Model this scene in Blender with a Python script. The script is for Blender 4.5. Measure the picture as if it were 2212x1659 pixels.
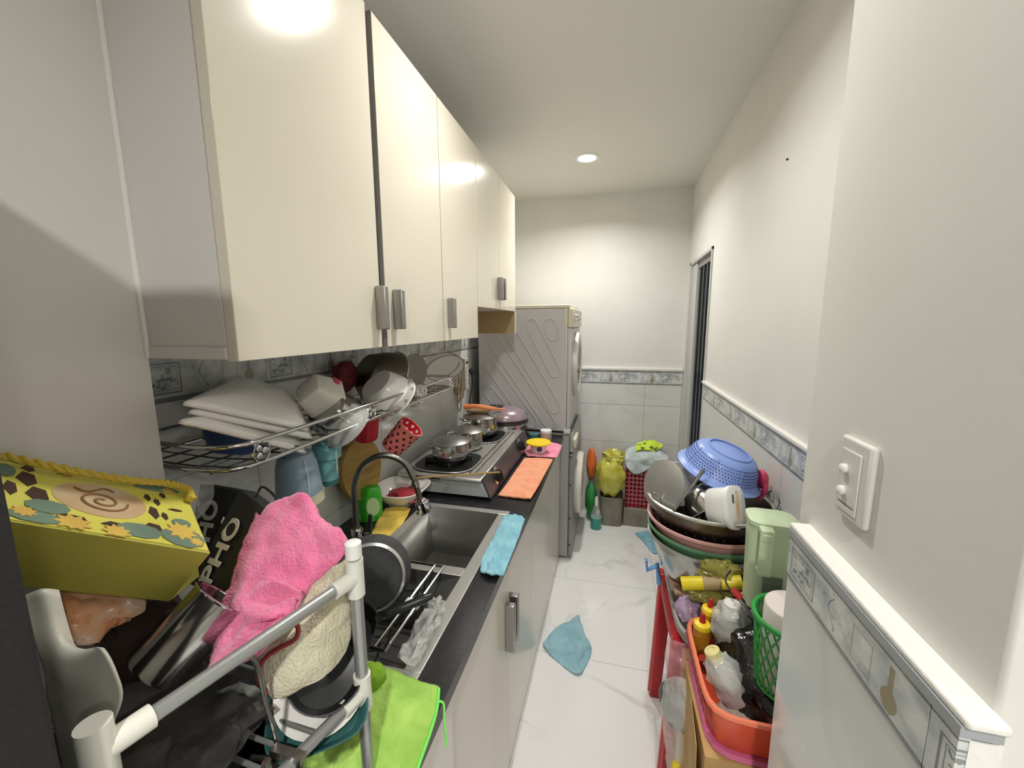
import bpy, bmesh, math, random
from mathutils import Vector, Matrix, Quaternion, noise
random.seed(7)
scn = bpy.context.scene
COL = scn.collection
for o in list(bpy.data.objects): bpy.data.objects.remove(o)

# ------------------------------------------------------------------ camera
FPX = 865.0; CX, CY = 1106.0, 829.5
AX = Matrix(((0.97003905, 0.03052428, -0.24102388),
             (0.2428905, -0.14362703, 0.95936202),
             (-0.00533371, -0.98916103, -0.14673789)))
CAM = Vector((0.876, 0.0, 1.49))
cd = bpy.data.cameras.new('camera'); cam = bpy.data.objects.new('camera', cd); COL.objects.link(cam)
cd.sensor_fit = 'HORIZONTAL'; cd.sensor_width = 36; cd.lens = 36 * FPX / 2212; cd.clip_start = .02
r, u, b = AX.col[0], -AX.col[1], -AX.col[2]
cam.matrix_world = Matrix(((r[0], u[0], b[0], CAM[0]), (r[1], u[1], b[1], CAM[1]), (r[2], u[2], b[2], CAM[2]), (0, 0, 0, 1)))
scn.camera = cam

# ------------------------------------------------------------------ world, lights, exposure
wd = bpy.data.worlds.new('world'); scn.world = wd; wd.use_nodes = True
wd.node_tree.nodes['Background'].inputs[0].default_value = (.9, .93, 1, 1)
wd.node_tree.nodes['Background'].inputs[1].default_value = .3
scn.view_settings.view_transform = 'Standard'; scn.view_settings.look = 'None'
scn.view_settings.gamma = 1; scn.view_settings.use_curve_mapping = False
scn.view_settings.exposure = 0.42
LAMP_W = 8.0
DOWNLIGHTS = [(.703, 2.452, 1.0), (.713, 1.113, .68), (1.0, -.75, 2.2), (2.3, -.75, 1.0)]  # last two are unseen hall lamps, added to light the foreground

# ------------------------------------------------------------------ helpers
def at(px, py, x=None, y=None, z=None):
    v = AX @ Vector((px - CX, py - CY, FPX))
    if x is not None: t = (x - CAM.x) / v.x
    elif y is not None: t = (y - CAM.y) / v.y
    else: t = (z - CAM.z) / v.z
    return CAM + v * t

def lin(c):
    if isinstance(c, str): c = tuple(int(c[i:i+2], 16) / 255 for i in (0, 2, 4))
    return tuple(((k / 12.92) if k <= .04045 else ((k + .055) / 1.055) ** 2.4) for k in c) + (1,)

MATS = {}
def M(name, col, rough=.5, metal=0, col2=None, ns=6, nr=(.4, .65), bump=0, bs=60, alpha=1, trans=0, spec=.5, emis=0, sheen=0, det=3, stretch=None):
    m = bpy.data.materials.new(name); m.use_nodes = True; MATS[name] = m
    nt = m.node_tree; p = nt.nodes['Principled BSDF']
    p.inputs['Base Color'].default_value = lin(col); p.inputs['Roughness'].default_value = rough
    p.inputs['Metallic'].default_value = metal; p.inputs['Alpha'].default_value = alpha
    p.inputs['Transmission Weight'].default_value = trans; p.inputs['Specular IOR Level'].default_value = spec
    if sheen: p.inputs['Sheen Weight'].default_value = sheen
    if emis:
        p.inputs['Emission Color'].default_value = lin(col); p.inputs['Emission Strength'].default_value = emis
    tc = nt.nodes.new('ShaderNodeTexCoord'); src = tc.outputs['Object']
    if stretch:
        mp = nt.nodes.new('ShaderNodeMapping'); mp.inputs['Scale'].default_value = stretch
        nt.links.new(src, mp.inputs[0]); src = mp.outputs[0]
    if col2:
        n = nt.nodes.new('ShaderNodeTexNoise'); n.inputs['Scale'].default_value = ns; n.inputs['Detail'].default_value = det
        cr = nt.nodes.new('ShaderNodeValToRGB')
        cr.color_ramp.elements[0].position = nr[0]; cr.color_ramp.elements[0].color = lin(col)
        cr.color_ramp.elements[1].position = nr[1]; cr.color_ramp.elements[1].color = lin(col2)
        nt.links.new(src, n.inputs['Vector']); nt.links.new(n.outputs[0], cr.inputs[0])
        nt.links.new(cr.outputs[0], p.inputs['Base Color'])
    if bump:
        n2 = nt.nodes.new('ShaderNodeTexNoise'); n2.inputs['Scale'].default_value = bs; n2.inputs['Detail'].default_value = 2
        bn = nt.nodes.new('ShaderNodeBump'); bn.inputs['Strength'].default_value = bump; bn.inputs['Distance'].default_value = .004
        nt.links.new(src, n2.inputs['Vector']); nt.links.new(n2.outputs[0], bn.inputs['Height']); nt.links.new(bn.outputs[0], p.inputs['Normal'])
    return m

class G:
    """collects shapes into one mesh"""
    def __init__(s): s.v = []; s.f = []
    def add(s, vs, fs, mx=None):
        o = len(s.v)
        s.v += [tuple(mx @ Vector(v)) if mx else tuple(v) for v in vs]
        s.f += [tuple(i + o for i in f) for f in fs]; return s
    def box(s, x0, x1, y0, y1, z0, z1, mx=None):
        vs = [(x, y, z) for z in (z0, z1) for y in (y0, y1) for x in (x0, x1)]
        return s.add(vs, [(0, 2, 3, 1), (4, 5, 7, 6), (0, 1, 5, 4), (2, 6, 7, 3), (0, 4, 6, 2), (1, 3, 7, 5)], mx)
    def hexa(s, bot, top):
        return s.add(list(bot) + list(top), [(3, 2, 1, 0), (4, 5, 6, 7), (0, 1, 5, 4), (1, 2, 6, 5), (2, 3, 7, 6), (3, 0, 4, 7)])
    def tube(s, pts, rad, n=8, closed=False, caps=True):
        pts = [Vector(p) for p in pts]; N = len(pts); rs = rad if isinstance(rad, (list, tuple)) else [rad] * N
        o = len(s.v); pn = None
        for i, p in enumerate(pts):
            if closed: t = pts[(i + 1) % N] - pts[i - 1]
            else: t = pts[min(i + 1, N - 1)] - pts[max(i - 1, 0)]
            t.normalize()
            if pn is None:
                pn = t.orthogonal().normalized()
            else:
                pn = pn - t * pn.dot(t)
                if pn.length < 1e-6: pn = t.orthogonal()
                pn.normalize()
            bn = t.cross(pn)
            for k in range(n):
                a = 2 * math.pi * k / n
                s.v.append(tuple(p + (pn * math.cos(a) + bn * math.sin(a)) * rs[i]))
        for i in range(N if closed else N - 1):
            for k in range(n):
                a = o + i * n + k; bb = o + i * n + (k + 1) % n
                c = o + ((i + 1) % N) * n + (k + 1) % n; d = o + ((i + 1) % N) * n + k
                s.f.append((a, bb, c, d))
        if caps and not closed:
            s.f.append(tuple(o + k for k in reversed(range(n)))); s.f.append(tuple(o + (N - 1) * n + k for k in range(n)))
        return s
    def lathe(s, prof, n=28, sq=2.0, sx=1, sy=1, mx=None, wav=0, wn=8):
        vs = []; fs = []; N = len(prof)
        for r_, z in prof:
            for k in range(n):
                a = 2 * math.pi * k / n; ca, sa = math.cos(a), math.sin(a)
                q = (abs(ca) ** sq + abs(sa) ** sq) ** (-1 / sq) if sq != 2 else 1
                q *= 1 + wav * math.cos(wn * a)
                vs.append((r_ * q * ca * sx, r_ * q * sa * sy, z))
        for i in range(N - 1):
            for k in range(n):
                fs.append((i * n + k, i * n + (k + 1) % n, (i + 1) * n + (k + 1) % n, (i + 1) * n + k))
        a_, b_ = prof[0], prof[-1]
        if N >= 4 and a_[0] > 1e-5 and b_[0] > 1e-5 and math.hypot(a_[0] - b_[0], a_[1] - b_[1]) < .04:   # a ring: close the section
            fs += [((N - 1) * n + k, (N - 1) * n + (k + 1) % n, (k + 1) % n, k) for k in range(n)]
        else:
            if a_[0] > 1e-5: fs.append(tuple(reversed(range(n))))
            if b_[0] > 1e-5: fs.append(tuple((N - 1) * n + k for k in range(n)))
        return s.add(vs, fs, mx)
    def prism(s, poly, z0, z1, mx=None):
        n = len(poly)
        vs = [(x, y, z0) for x, y in poly] + [(x, y, z1) for x, y in poly]
        fs = [tuple(reversed(range(n))), tuple(range(n, 2 * n))] + [(i, (i + 1) % n, n + (i + 1) % n, n + i) for i in range(n)]
        return s.add(vs, fs, mx)
    def grid(s, fn, nu, nv):
        o = len(s.v)
        for i in range(nu + 1):
            for j in range(nv + 1): s.v.append(tuple(fn(i / nu, j / nv)))
        for i in range(nu):
            for j in range(nv):
                a = o + i * (nv + 1) + j; s.f.append((a, a + nv + 1, a + nv + 2, a + 1))
        return s
    def blob(s, c, rx, ry, rz, seed=0, amp=.15, sc=2.0, nu=16, nv=10, mx=None):
        vs = []; fs = []
        for i in range(nv + 1):
            th = math.pi * i / nv
            for k in range(nu):
                a = 2 * math.pi * k / nu
                d = Vector((math.sin(th) * math.cos(a), math.sin(th) * math.sin(a), math.cos(th)))
                q = 1 + amp * 2 * noise.noise(d * sc + Vector((seed * 7.1, seed * 3.3, seed))) + amp * noise.noise(d * sc * 2.7 + Vector((seed, 5, 9)))
                vs.append((c[0] + d.x * rx * q, c[1] + d.y * ry * q, c[2] + d.z * rz * q))
        for i in range(nv):
            for k in range(nu):
                fs.append((i * nu + k, (i + 1) * nu + k, (i + 1) * nu + (k + 1) % nu, i * nu + (k + 1) % nu))
        return s.add(vs, fs, mx)

def cr(p0, p1, p2, p3, t):
    return .5 * ((2 * p1) + (p2 - p0) * t + (2 * p0 - 5 * p1 + 4 * p2 - p3) * t * t + (3 * p1 - p0 - 3 * p2 + p3) * t ** 3)
def spline(P, t):
    n = len(P) - 1; x = min(max(t, 0), 1) * n; i = min(int(x), n - 1); f = x - i
    return cr(P[i - 1] if i > 0 else 2 * P[0] - P[1], P[i], P[i + 1], P[i + 2] if i + 2 <= n else 2 * P[n] - P[n - 1], f)
def curve(P, k=6):
    P = [Vector(p) for p in P]; n = (len(P) - 1) * k
    return [spline(P, i / n) for i in range(n + 1)]
def patch(rows, amp=.004, fr=30, seed=1, nu=30, nv=30):
    rows = [[Vector(p) for p in r_] for r_ in rows]
    def base(a, c): return spline([spline(r_, c) for r_ in rows], a)
    def fn(a, c):
        p = base(a, c)
        e = 1e-2
        n_ = (base(min(a + e, 1), c) - base(max(a - e, 0), c)).cross(base(a, min(c + e, 1)) - base(a, max(c - e, 0)))
        n_ = n_.normalized() if n_.length > 1e-12 else Vector((0, 0, 1))
        h = noise.noise(p * fr + Vector((seed * 3.7, seed, 0))) + .5 * noise.noise(p * fr * 2.3 + Vector((seed, 9, 2)))
        return p + n_ * amp * h
    return G().grid(fn, nu, nv)

def mesh(name, g, mat, smooth=40):
    me = bpy.data.meshes.new(name); me.from_pydata(g.v, [], g.f); me.update()
    bm = bmesh.new(); bm.from_mesh(me); bmesh.ops.recalc_face_normals(bm, faces=bm.faces); bm.to_mesh(me); bm.free()
    me.materials.append(MATS[mat] if isinstance(mat, str) else mat)
    if smooth:
        me.shade_smooth(); me.set_sharp_from_angle(angle=math.radians(smooth))
    return me
def mods(o, bevel=0, solid=0, sub=0, seg=2):
    if solid:
        m = o.modifiers.new('solidify', 'SOLIDIFY'); m.thickness = solid; m.offset = 0
    if sub:
        m = o.modifiers.new('subdivision', 'SUBSURF'); m.levels = sub; m.render_levels = sub
    if bevel:
        m = o.modifiers.new('bevel', 'BEVEL'); m.width = bevel; m.segments = seg; m.limit_method = 'ANGLE'; m.angle_limit = math.radians(40)
def part(name, g, mat, parent=None, bevel=0, solid=0, sub=0, smooth=40, label=None, kind=None, world=False, seg=2):
    """one mesh object, in its parent's local frame (world=True: given in world coordinates)"""
    me = mesh(name, g, mat, smooth); o = bpy.data.objects.new(name, me); COL.objects.link(o)
    if parent:
        o.parent = parent
        if world: me.transform(WM[parent.name].inverted())
    mods(o, bevel, solid, sub, seg)
    if label: o['label'] = label
    if kind: o['kind'] = kind
    return o
WM = {}
def axis_mx(loc, axis=None, rot=None, spin=0):
    if axis is not None:
        q = Vector(axis).to_track_quat('Z', 'Y'); R_ = q.to_matrix().to_4x4() @ Matrix.Rotation(spin, 4, 'Z')
    elif rot is not None:
        from mathutils import Euler
        R_ = Euler(rot).to_matrix().to_4x4()
    else: R_ = Matrix.Identity(4)
    return Matrix.Translation(Vector(loc)) @ R_
def thing(name, label, cat, loc=(0, 0, 0), axis=None, rot=None, spin=0, group=None):
    o = bpy.data.objects.new(name, None); COL.objects.link(o); o.empty_display_size = .05
    mx = axis_mx(loc, axis, rot, spin); o.matrix_world = mx; WM[o.name] = mx
    o['label'] = label; o['category'] = cat
    if group: o['group'] = group
    return o
def solo(name, label, cat, g, mat, loc=None, group=None, axis=None, rot=None, spin=0, **k):
    """a thing that is one mesh; loc=None: shapes are in world coordinates"""
    if loc is None:
        n = len(g.v); c = Vector((sum(v[0] for v in g.v) / n, sum(v[1] for v in g.v) / n, min(v[2] for v in g.v)))
        g.v = [tuple(Vector(v) - c) for v in g.v]; mx = Matrix.Translation(c)
    else: mx = axis_mx(loc, axis, rot, spin)
    o = part(name, g, mat, None, **k); o.matrix_world = mx; WM[o.name] = mx
    o['label'] = label; o['category'] = cat
    if group: o['group'] = group
    return o
def struct(name, g, mat, parent=None, label=None, **k):
    o = part(name, g, mat, parent, **k)
    WM[o.name] = Matrix.Identity(4)
    if not parent:
        o['kind'] = 'structure'
        if label: o['label'] = label
    return o
def text_mesh(body, size, depth=.0006):
    cu = bpy.data.curves.new('txt', 'FONT'); cu.body = body; cu.size = size; cu.extrude = depth; cu.align_x = 'CENTER'; cu.align_y = 'CENTER'; cu.offset = size * .028
    to = bpy.data.objects.new('txt', cu); COL.objects.link(to)
    dg = bpy.context.evaluated_depsgraph_get(); me = bpy.data.meshes.new_from_object(to.evaluated_get(dg))
    bpy.data.objects.remove(to); bpy.data.curves.remove(cu); return me
def lettering(name, body, size, mat, parent, mx, bold=0):
    me = text_mesh(body, size); me.transform(mx); me.materials.clear(); me.materials.append(MATS[mat])
    o = bpy.data.objects.new(name, me); COL.objects.link(o); o.parent = parent; return o

# ------------------------------------------------------------------ materials
M('wall_paint', 'e6e5e0', .6, col2='dfded8', ns=2, bump=.05, bs=300)
M('ceiling_paint', 'e2e1db', .7)
M('grout', '9d9d97', .9)
def marble(name, c1, c2, rough, sc=2.2, w=.035):
    m = M(name, c1, rough); nt = m.node_tree; p = nt.nodes['Principled BSDF']
    tc = nt.nodes.new('ShaderNodeTexCoord')
    geo = nt.nodes.new('ShaderNodeNewGeometry')
    oi = nt.nodes.new('ShaderNodeObjectInfo')
    n = nt.nodes.new('ShaderNodeTexNoise'); n.inputs['Scale'].default_value = sc; n.inputs['Detail'].default_value = 5; n.inputs['Distortion'].default_value = 1.2
    nt.links.new(geo.outputs['Position'], n.inputs['Vector'])
    s1 = nt.nodes.new('ShaderNodeMath'); s1.operation = 'SUBTRACT'; s1.inputs[1].default_value = .5; nt.links.new(n.outputs[0], s1.inputs[0])
    ab = nt.nodes.new('ShaderNodeMath'); ab.operation = 'ABSOLUTE'; nt.links.new(s1.outputs[0], ab.inputs[0])
    rp = nt.nodes.new('ShaderNodeValToRGB'); rp.color_ramp.elements[0].color = lin(c2); rp.color_ramp.elements[1].color = lin(c1)
    rp.color_ramp.elements[0].position = 0; rp.color_ramp.elements[1].position = w
    nt.links.new(ab.outputs[0], rp.inputs[0])
    n2 = nt.nodes.new('ShaderNodeTexNoise'); n2.inputs['Scale'].default_value = 3; nt.links.new(geo.outputs['Position'], n2.inputs['Vector'])
    r2 = nt.nodes.new('ShaderNodeValToRGB'); r2.color_ramp.elements[0].position = .48; r2.color_ramp.elements[1].position = .62
    nt.links.new(n2.outputs[0], r2.inputs[0])
    mx = nt.nodes.new('ShaderNodeMixRGB'); mx.inputs[1].default_value = lin(c1); nt.links.new(r2.outputs[0], mx.inputs[0]); nt.links.new(rp.outputs[0], mx.inputs[2])
    nt.links.new(mx.outputs[0], p.inputs['Base Color']); return m
marble('floor_marble', 'e9e9e8', 'd2d2d4', .12)
marble('wall_marble', 'dedfdd', 'd5d6d3', .12, 2.0, .06)

def border_print():
    """printed border tile: local x 0..0.30 along the tile, z 0..0.10 up"""
    m = M('border_print', 'c9cdce', .2); nt = m.node_tree; p = nt.nodes['Principled BSDF']
    tc = nt.nodes.new('ShaderNodeTexCoord'); sp = nt.nodes.new('ShaderNodeSeparateXYZ'); nt.links.new(tc.outputs['Object'], sp.inputs[0])
    def mth(op, a, b_=None, c_=None):
        n = nt.nodes.new('ShaderNodeMath'); n.operation = op
        for i, q in enumerate((a, b_, c_)):
            if q is None: continue
            if isinstance(q, (int, float)): n.inputs[i].default_value = q
            else: nt.links.new(q, n.inputs[i])
        return n.outputs[0]
    X, Z = sp.outputs['X'], sp.outputs['Z']
    def sdbox(cx, cz, hx, hz):
        return mth('MAXIMUM', mth('SUBTRACT', mth('ABSOLUTE', mth('SUBTRACT', X, cx)), hx), mth('SUBTRACT', mth('ABSOLUTE', mth('SUBTRACT', Z, cz)), hz))
    def line(d, w): return mth('LESS_THAN', mth('ABSOLUTE', d), w)
    nz = nt.nodes.new('ShaderNodeTexNoise'); nz.inputs['Scale'].default_value = 85; nz.inputs['Detail'].default_value = 4; nt.links.new(tc.outputs['Object'], nz.inputs['Vector'])
    nb = nt.nodes.new('ShaderNodeTexNoise'); nb.inputs['Scale'].default_value = 22; nb.inputs['Detail'].default_value = 4; nt.links.new(tc.outputs['Object'], nb.inputs['Vector'])
    d1 = sdbox(.05, .046, .036, .03)
    frame = mth('MAXIMUM', line(d1, .0016), line(mth('ADD', d1, .006), .0007))
    flower = mth('MULTIPLY', mth('LESS_THAN', d1, -.008), mth('GREATER_THAN', nz.outputs[0], .55))
    d2 = sdbox(.2, .046, .018, .028)
    f2 = mth('MULTIPLY', line(d2, .0009), .7)
    # branch: thin wavy stroke
    wv = mth('ADD', mth('MULTIPLY', mth('SINE', mth('MULTIPLY', Z, 90)), .008), .135)
    br = mth('MULTIPLY', mth('LESS_THAN', mth('ABSOLUTE', mth('SUBTRACT', X, wv)), .0013), mth('LESS_THAN', mth('ABSOLUTE', mth('SUBTRACT', Z, .046)), .03))
    leaves = mth('MULTIPLY', mth('MULTIPLY', mth('LESS_THAN', mth('ABSOLUTE', mth('SUBTRACT', X, .135)), .025), mth('GREATER_THAN', nz.outputs[0], .62)), .6)
    edge = mth('MAXIMUM', line(mth('SUBTRACT', Z, .09), .0015), line(mth('SUBTRACT', Z, .004), .0035))
    dark = mth('MAXIMUM', mth('MAXIMUM', frame, flower), mth('MAXIMUM', mth('MAXIMUM', f2, br), mth('MAXIMUM', leaves, edge)))
    dark = mth('MULTIPLY', dark, .75)
    # vase
    zz = mth('SUBTRACT', Z, .034)
    wid = mth('ADD', .004, mth('MULTIPLY', .009, mth('MAXIMUM', mth('SUBTRACT', 1.0, mth('POWER', mth('ABSOLUTE', mth('DIVIDE', mth('SUBTRACT', Z, .028), .018)), 2.0)), 0)))
    vase = mth('MULTIPLY', mth('LESS_THAN', mth('ABSOLUTE', mth('SUBTRACT', X, .25)), wid), mth('LESS_THAN', mth('ABSOLUTE', mth('SUBTRACT', Z, .045)), .035))
    r0 = nt.nodes.new('ShaderNodeValToRGB'); r0.color_ramp.elements[0].color = lin('aeb6b9'); r0.color_ramp.elements[0].position = .35
    r0.color_ramp.elements[1].color = lin('dcdedc'); r0.color_ramp.elements[1].position = .6; nt.links.new(nb.outputs[0], r0.inputs[0])
    m1 = nt.nodes.new('ShaderNodeMixRGB'); nt.links.new(dark, m1.inputs[0]); nt.links.new(r0.outputs[0], m1.inputs[1]); m1.inputs[2].default_value = lin('5f676c')
    m2 = nt.nodes.new('ShaderNodeMixRGB'); nt.links.new(mth('MULTIPLY', vase, .8), m2.inputs[0]); nt.links.new(m1.outputs[0], m2.inputs[1]); m2.inputs[2].default_value = lin('93845a')
    nt.links.new(m2.outputs[0], p.inputs['Base Color'])
border_print()
M('tile_cap', 'efeee9', .3, bump=.2, bs=150)
M('cap_stripe', 'a4a9ad', .3)
M('cabinet_cream', 'ded8c8', .16, col2='dfd9c8', ns=3)
M('cabinet_side', 'dedbd8', .4)
M('cabinet_tan', 'b59f74', .5)
M('gap_dark', '3a3835', .8)
M('lower_white', 'd9d6cc', .18)
M('aluminium', 'a8a8a6', .35, 1, bump=.1, bs=200)
M('steel', 'b9b9b6', .18, 1, col2='9b9b98', ns=9)
M('steel_dull', '8d8d89', .35, 1, col2='6b6b66', ns=7)
M('steel_sink', '7d7d79', .42, .8, col2='6c6c67', ns=5)
M('steel_rim', 'c4c3bf', .35, .7)
M('steel_brown', '7c776c', .3, 1, col2='5c574c', ns=8)
M('chrome', 'c8c8c6', .1, 1)
M('granite', '1c1c1e', .3, col2='333336', ns=120, nr=(.5, .75))
M('black_plastic', '18181a', .35)
M('black_matte', '131316', .6, col2='1c1c20', ns=300)
M('nonstick', '464748', .65, col2='3d3e3f', ns=40, spec=.2)
M('nonstick_black', '1a1b1c', .4)
M('cast_black', '131313', .5, bump=.6, bs=80)
M('porcelain', 'eceae6', .12)
M('porcelain_warm', 'e6e2d8', .15)  # slightly warmer off-white porcelain
M('enamel_pink', 'c9466e', .3)
M('flower_grey', 'b9b3ae', .4)
M('rim_grey', 'a19d94', .3)
M('glass_clear', 'eef2f0', .06, alpha=.28, spec=.8)
M('plastic_film', 'f0f2ee', .12, alpha=.42, spec=.9, bump=.9, bs=45)
M('plastic_clear', 'e7e9ea', .1, alpha=.25, spec=.8)
M('pink_towel', 'ec7fa8', .95, col2='de6294', ns=14, bump=.9, bs=260, sheen=.4)
M('beige_towel', 'd2cdb4', .95, col2='bfb99b', ns=16, bump=.9, bs=260, sheen=.3)
M('red_cord', '7d2626', .7)
M('green_cloth', 'a9cf66', .9, col2='8fba50', ns=18, bump=.5, bs=200)
M('green_hem', '7be060', .9)
M('orange_cloth', 'efa785', .95, col2='e89a76', ns=20, bump=.5, bs=220)
M('blue_cloth', '8fc3d1', .95, col2='7ab1c4', ns=18, bump=.6, bs=200)
M('floor_cloth', '97c0cb', .95, col2='89b4c0', ns=14, bump=.4, bs=200)
M('yellow_cloth', 'dcc25a', .95, col2='cbab45', ns=16, bump=.5, bs=180)
M('pink_cloth', 'ee9db5', .9, col2='e58ea8', ns=12, bump=.3)
M('gift_yellow', 'd6d062', .5, col2='c9bf52', ns=4)
M('gift_light', 'eee86a', .5, col2='e2dc5e', ns=8)
M('gift_dark', '4a3327', .6)
M('gift_teal', '7f9a85', .6, col2='6c8676', ns=10)
M('gift_petal', 'eccb5f', .6, col2='e5ba58', ns=20)
M('gift_tan', 'd6b483', .4, col2='e6d3b4', ns=14)
M('gift_brown', '9f7546', .5)
M('rope', 'd9bf4b', .7, bump=.6, bs=200)
M('bag_black', '232324', .5, col2='2c2c2d', ns=200)
M('letter_white', 'e9e6e0', .6)
M('pipe_grey', 'a2a5a4', .3, .6)
M('joint_white', 'dcdcd2', .4)
M('white_plastic', 'e9e9e6', .35)
M('white_plastic_warm', 'd3d4c8', .4, col2='c5c7b8', ns=10)
M('packet_orange', 'f2a878', .25, col2='f4d0b4', ns=22, bump=.4, bs=60)
M('packet_pink', 'e0a6ae', .25, col2='d08d96', ns=20)
M('maroon_bag', '4a3733', .3, col2='332725', ns=12, bump=.6, bs=40)
M('bag_grey', '8a8f86', .2, alpha=.6, bump=.9, bs=50)
M('teal_plastic', '2f5a58', .35)
M('sponge_yellow', 'd8a92c', .9, bump=.8, bs=150)
M('sponge_green', '86b02d', .9, bump=.8, bs=150)
M('wood_board', 'b0904a', .6, col2='9a7a38', ns=5, stretch=(1, 8, 1))
M('mug_blue', '93a9bd', .4)
M('mug_cream', 'c9c3a8', .4)
M('cup_teal', '6fa9ad', .4)
M('cup_teal_dark', '3c6a6c', .5)
M('red_plastic', 'c22733', .35, col2='b01f2c', ns=6)
M('red_basket', 'b3202a', .35)
M('pink_red', 'd4756b', .4)
M('dark_hole', '4a1616', .7)
M('dot_white', 'f2e8e4', .5)
M('blue_box', '3d5a95', .45)
M('maroon', '6a1f2b', .8)
M('soap_green', '3fae33', .35)
M('soap_label', 'b9d8a0', .4)
M('purple', '4b4377', .8, bump=.8, bs=200)
M('chili_red', '9c2430', .5, col2='7d1b26', ns=30)
M('stove_side', 'b7bcbc', .45, col2='a3a8a6', ns=6)
M('stove_front', '77777a', .42, .85, col2='5d5d60', ns=5)
M('cooker_lilac', '9d8a93', .25, .3)
M('cooker_dark', '2b2a2b', .3)
M('yellow_lid', 'f2d013', .4)
M('orange_lid', 'f0935d', .4)
M('bread', 'b79a78', .7, col2='a08668', ns=20)
M('jar_glass', 'c8c3a8', .1, alpha=.7)
M('jar_teal', '3d8078', .4)
M('washer_white', 'c6c6c6', .35)
M('washer_cream', 'd9d3bd', .4)
M('washer_silver', 'a6a6a5', .35, .4)
M('washer_grey', '8f8f8e', .4, .3)
M('washer_door', 'd9d6cc', .25)
M('door_glass', '5b5750', .15, .2)
M('bag_yellow', 'dfdc6a', .25, alpha=.88, col2='d0c946', ns=14, bump=.5, bs=40)
M('trash_orange', 'e8763a', .6)
M('trash_green', '2f8a45', .5)
M('bottle_teal', '3fa697', .15, alpha=.85)
M('step_stone', '8c8677', .5, col2='7a7466', ns=10)
M('cloth_pale', 'cfdad8', .9, col2='bccac9', ns=20)
M('cloth_lime', 'd3ee4d', .9, col2='5d6b3a', ns=30, nr=(.55, .6))
M('colander_blue', '86a0e0', .35)
M('basin_pink', 'd3a29d', .4)
M('basin_green', '5f8d6a', .4)
M('pink_cup', 'd5406a', .4)
M('tub_print', 'd9b38a', .5, col2='e9dfce', ns=18)
M('tub_mark', '6f675e', .6)
M('jug_green', 'c4d6b4', .35)
M('jug_dark', 'aebf9e', .4)
M('foil_grey', 'a9a8a8', .3, .8, stretch=(1, 1, 20), col2='8d8c8c', ns=4)
M('roll_yellow', 'e4cf2c', .3)
M('roll_tan', 'a8946a', .6)
M('bag_olive', '9a9448', .2, alpha=.7, bump=.9, bs=50)
M('bottle_yellow', 'efcf27', .35)
M('sauce_amber', 'b98628', .2, col2='a2701f', ns=20, bump=.7, bs=90)
M('tip_red', 'b32222', .4)
M('bottle_white', 'e6e6df', .3)
M('cap_cream', 'e3d796', .4)
M('orange_plastic', 'e5593a', .35)
M('orange_light', 'ef8466', .35)
M('green_basket', '2f9a45', .4)
M('black_bag', '131314', .18, bump=1.0, bs=40)
M('cardboard', 'c3a069', .8, col2='b8935c', ns=10)
M('cardboard_in', '6b4a2f', .9)
M('pink_lid', 'd06a93', .4)
M('pot_grey', '8b8c8e', .35, .5)
M('bottle_dark', '5b5a55', .3)
M('plastic_box', 'dfe1e4', .12, alpha=.42, spec=.8)
M('sachet', 'c9bfb2', .25, col2='b0a598', ns=20, bump=.9, bs=50)
M('tray_edge', 'd2d2ce', .35)
M('tray_in', 'b3aca4', .4)
M('packet_beige', 'd3ab91', .6)
M('packet_brown', '7a4a3a', .6)
M('packet_lilac', 'b9a0bd', .25, bump=.8, bs=60)
M('clip_blue', '6f9fd6', .4)
M('cable_black', '1c1b1a', .5)
M('door_frame', 'c9c9c5', .4)
M('door_dark', '26292c', .25, col2='3c4448', ns=8, stretch=(8, 8, .6))  # paler vertical streaks paint reflections into the dark door colour
M('lamp_disc', 'fff6e6', .5, emis=26)
M('charcoal', '413f3e', .3, col2='2e2d2d', ns=12, bump=.8, bs=40)
M('edge_grey', '8c8885', .5)
M('lamp_ring', 'f4f3ef', .4)
M('bag_pinkish', 'd9a0a8', .2, alpha=.5, bump=.8, bs=50)
M('switch_white', 'dcdcd6', .35)
M('outlet_beige', 'c9c4b4', .45)
M('cord_tan', 'b0946f', .6)

# ------------------------------------------------------------------ room shell
XR, YB, ZC = 1.376, 3.12, 2.42
fl = struct('floor', G().box(-.2, 3.2, -2.1, 3.3, -.08, -.003), 'grout')
T = .565
xs = [.02 + T * k for k in range(6)]; ys = [3.325 - T * k for k in range(10)]
tile_me = {}
def tile(parent, g, mat, key, loc, mxr=None, bevel=.0015):
    """alike pieces share one mesh"""
    if key not in tile_me: tile_me[key] = mesh('tile', g(), mat, 30)
    o = bpy.data.objects.new('tile', tile_me[key]); COL.objects.link(o); o.parent = parent
    o.matrix_local = Matrix.Translation(loc) @ (mxr or Matrix.Identity(4)); return o
for x in xs:
    for y in ys[1:]:
        tile(fl, lambda: G().box(.001, T - .001, .001, T - .001, -.006, 0), 'floor_marble', 'floor', (x, y, 0))

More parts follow.
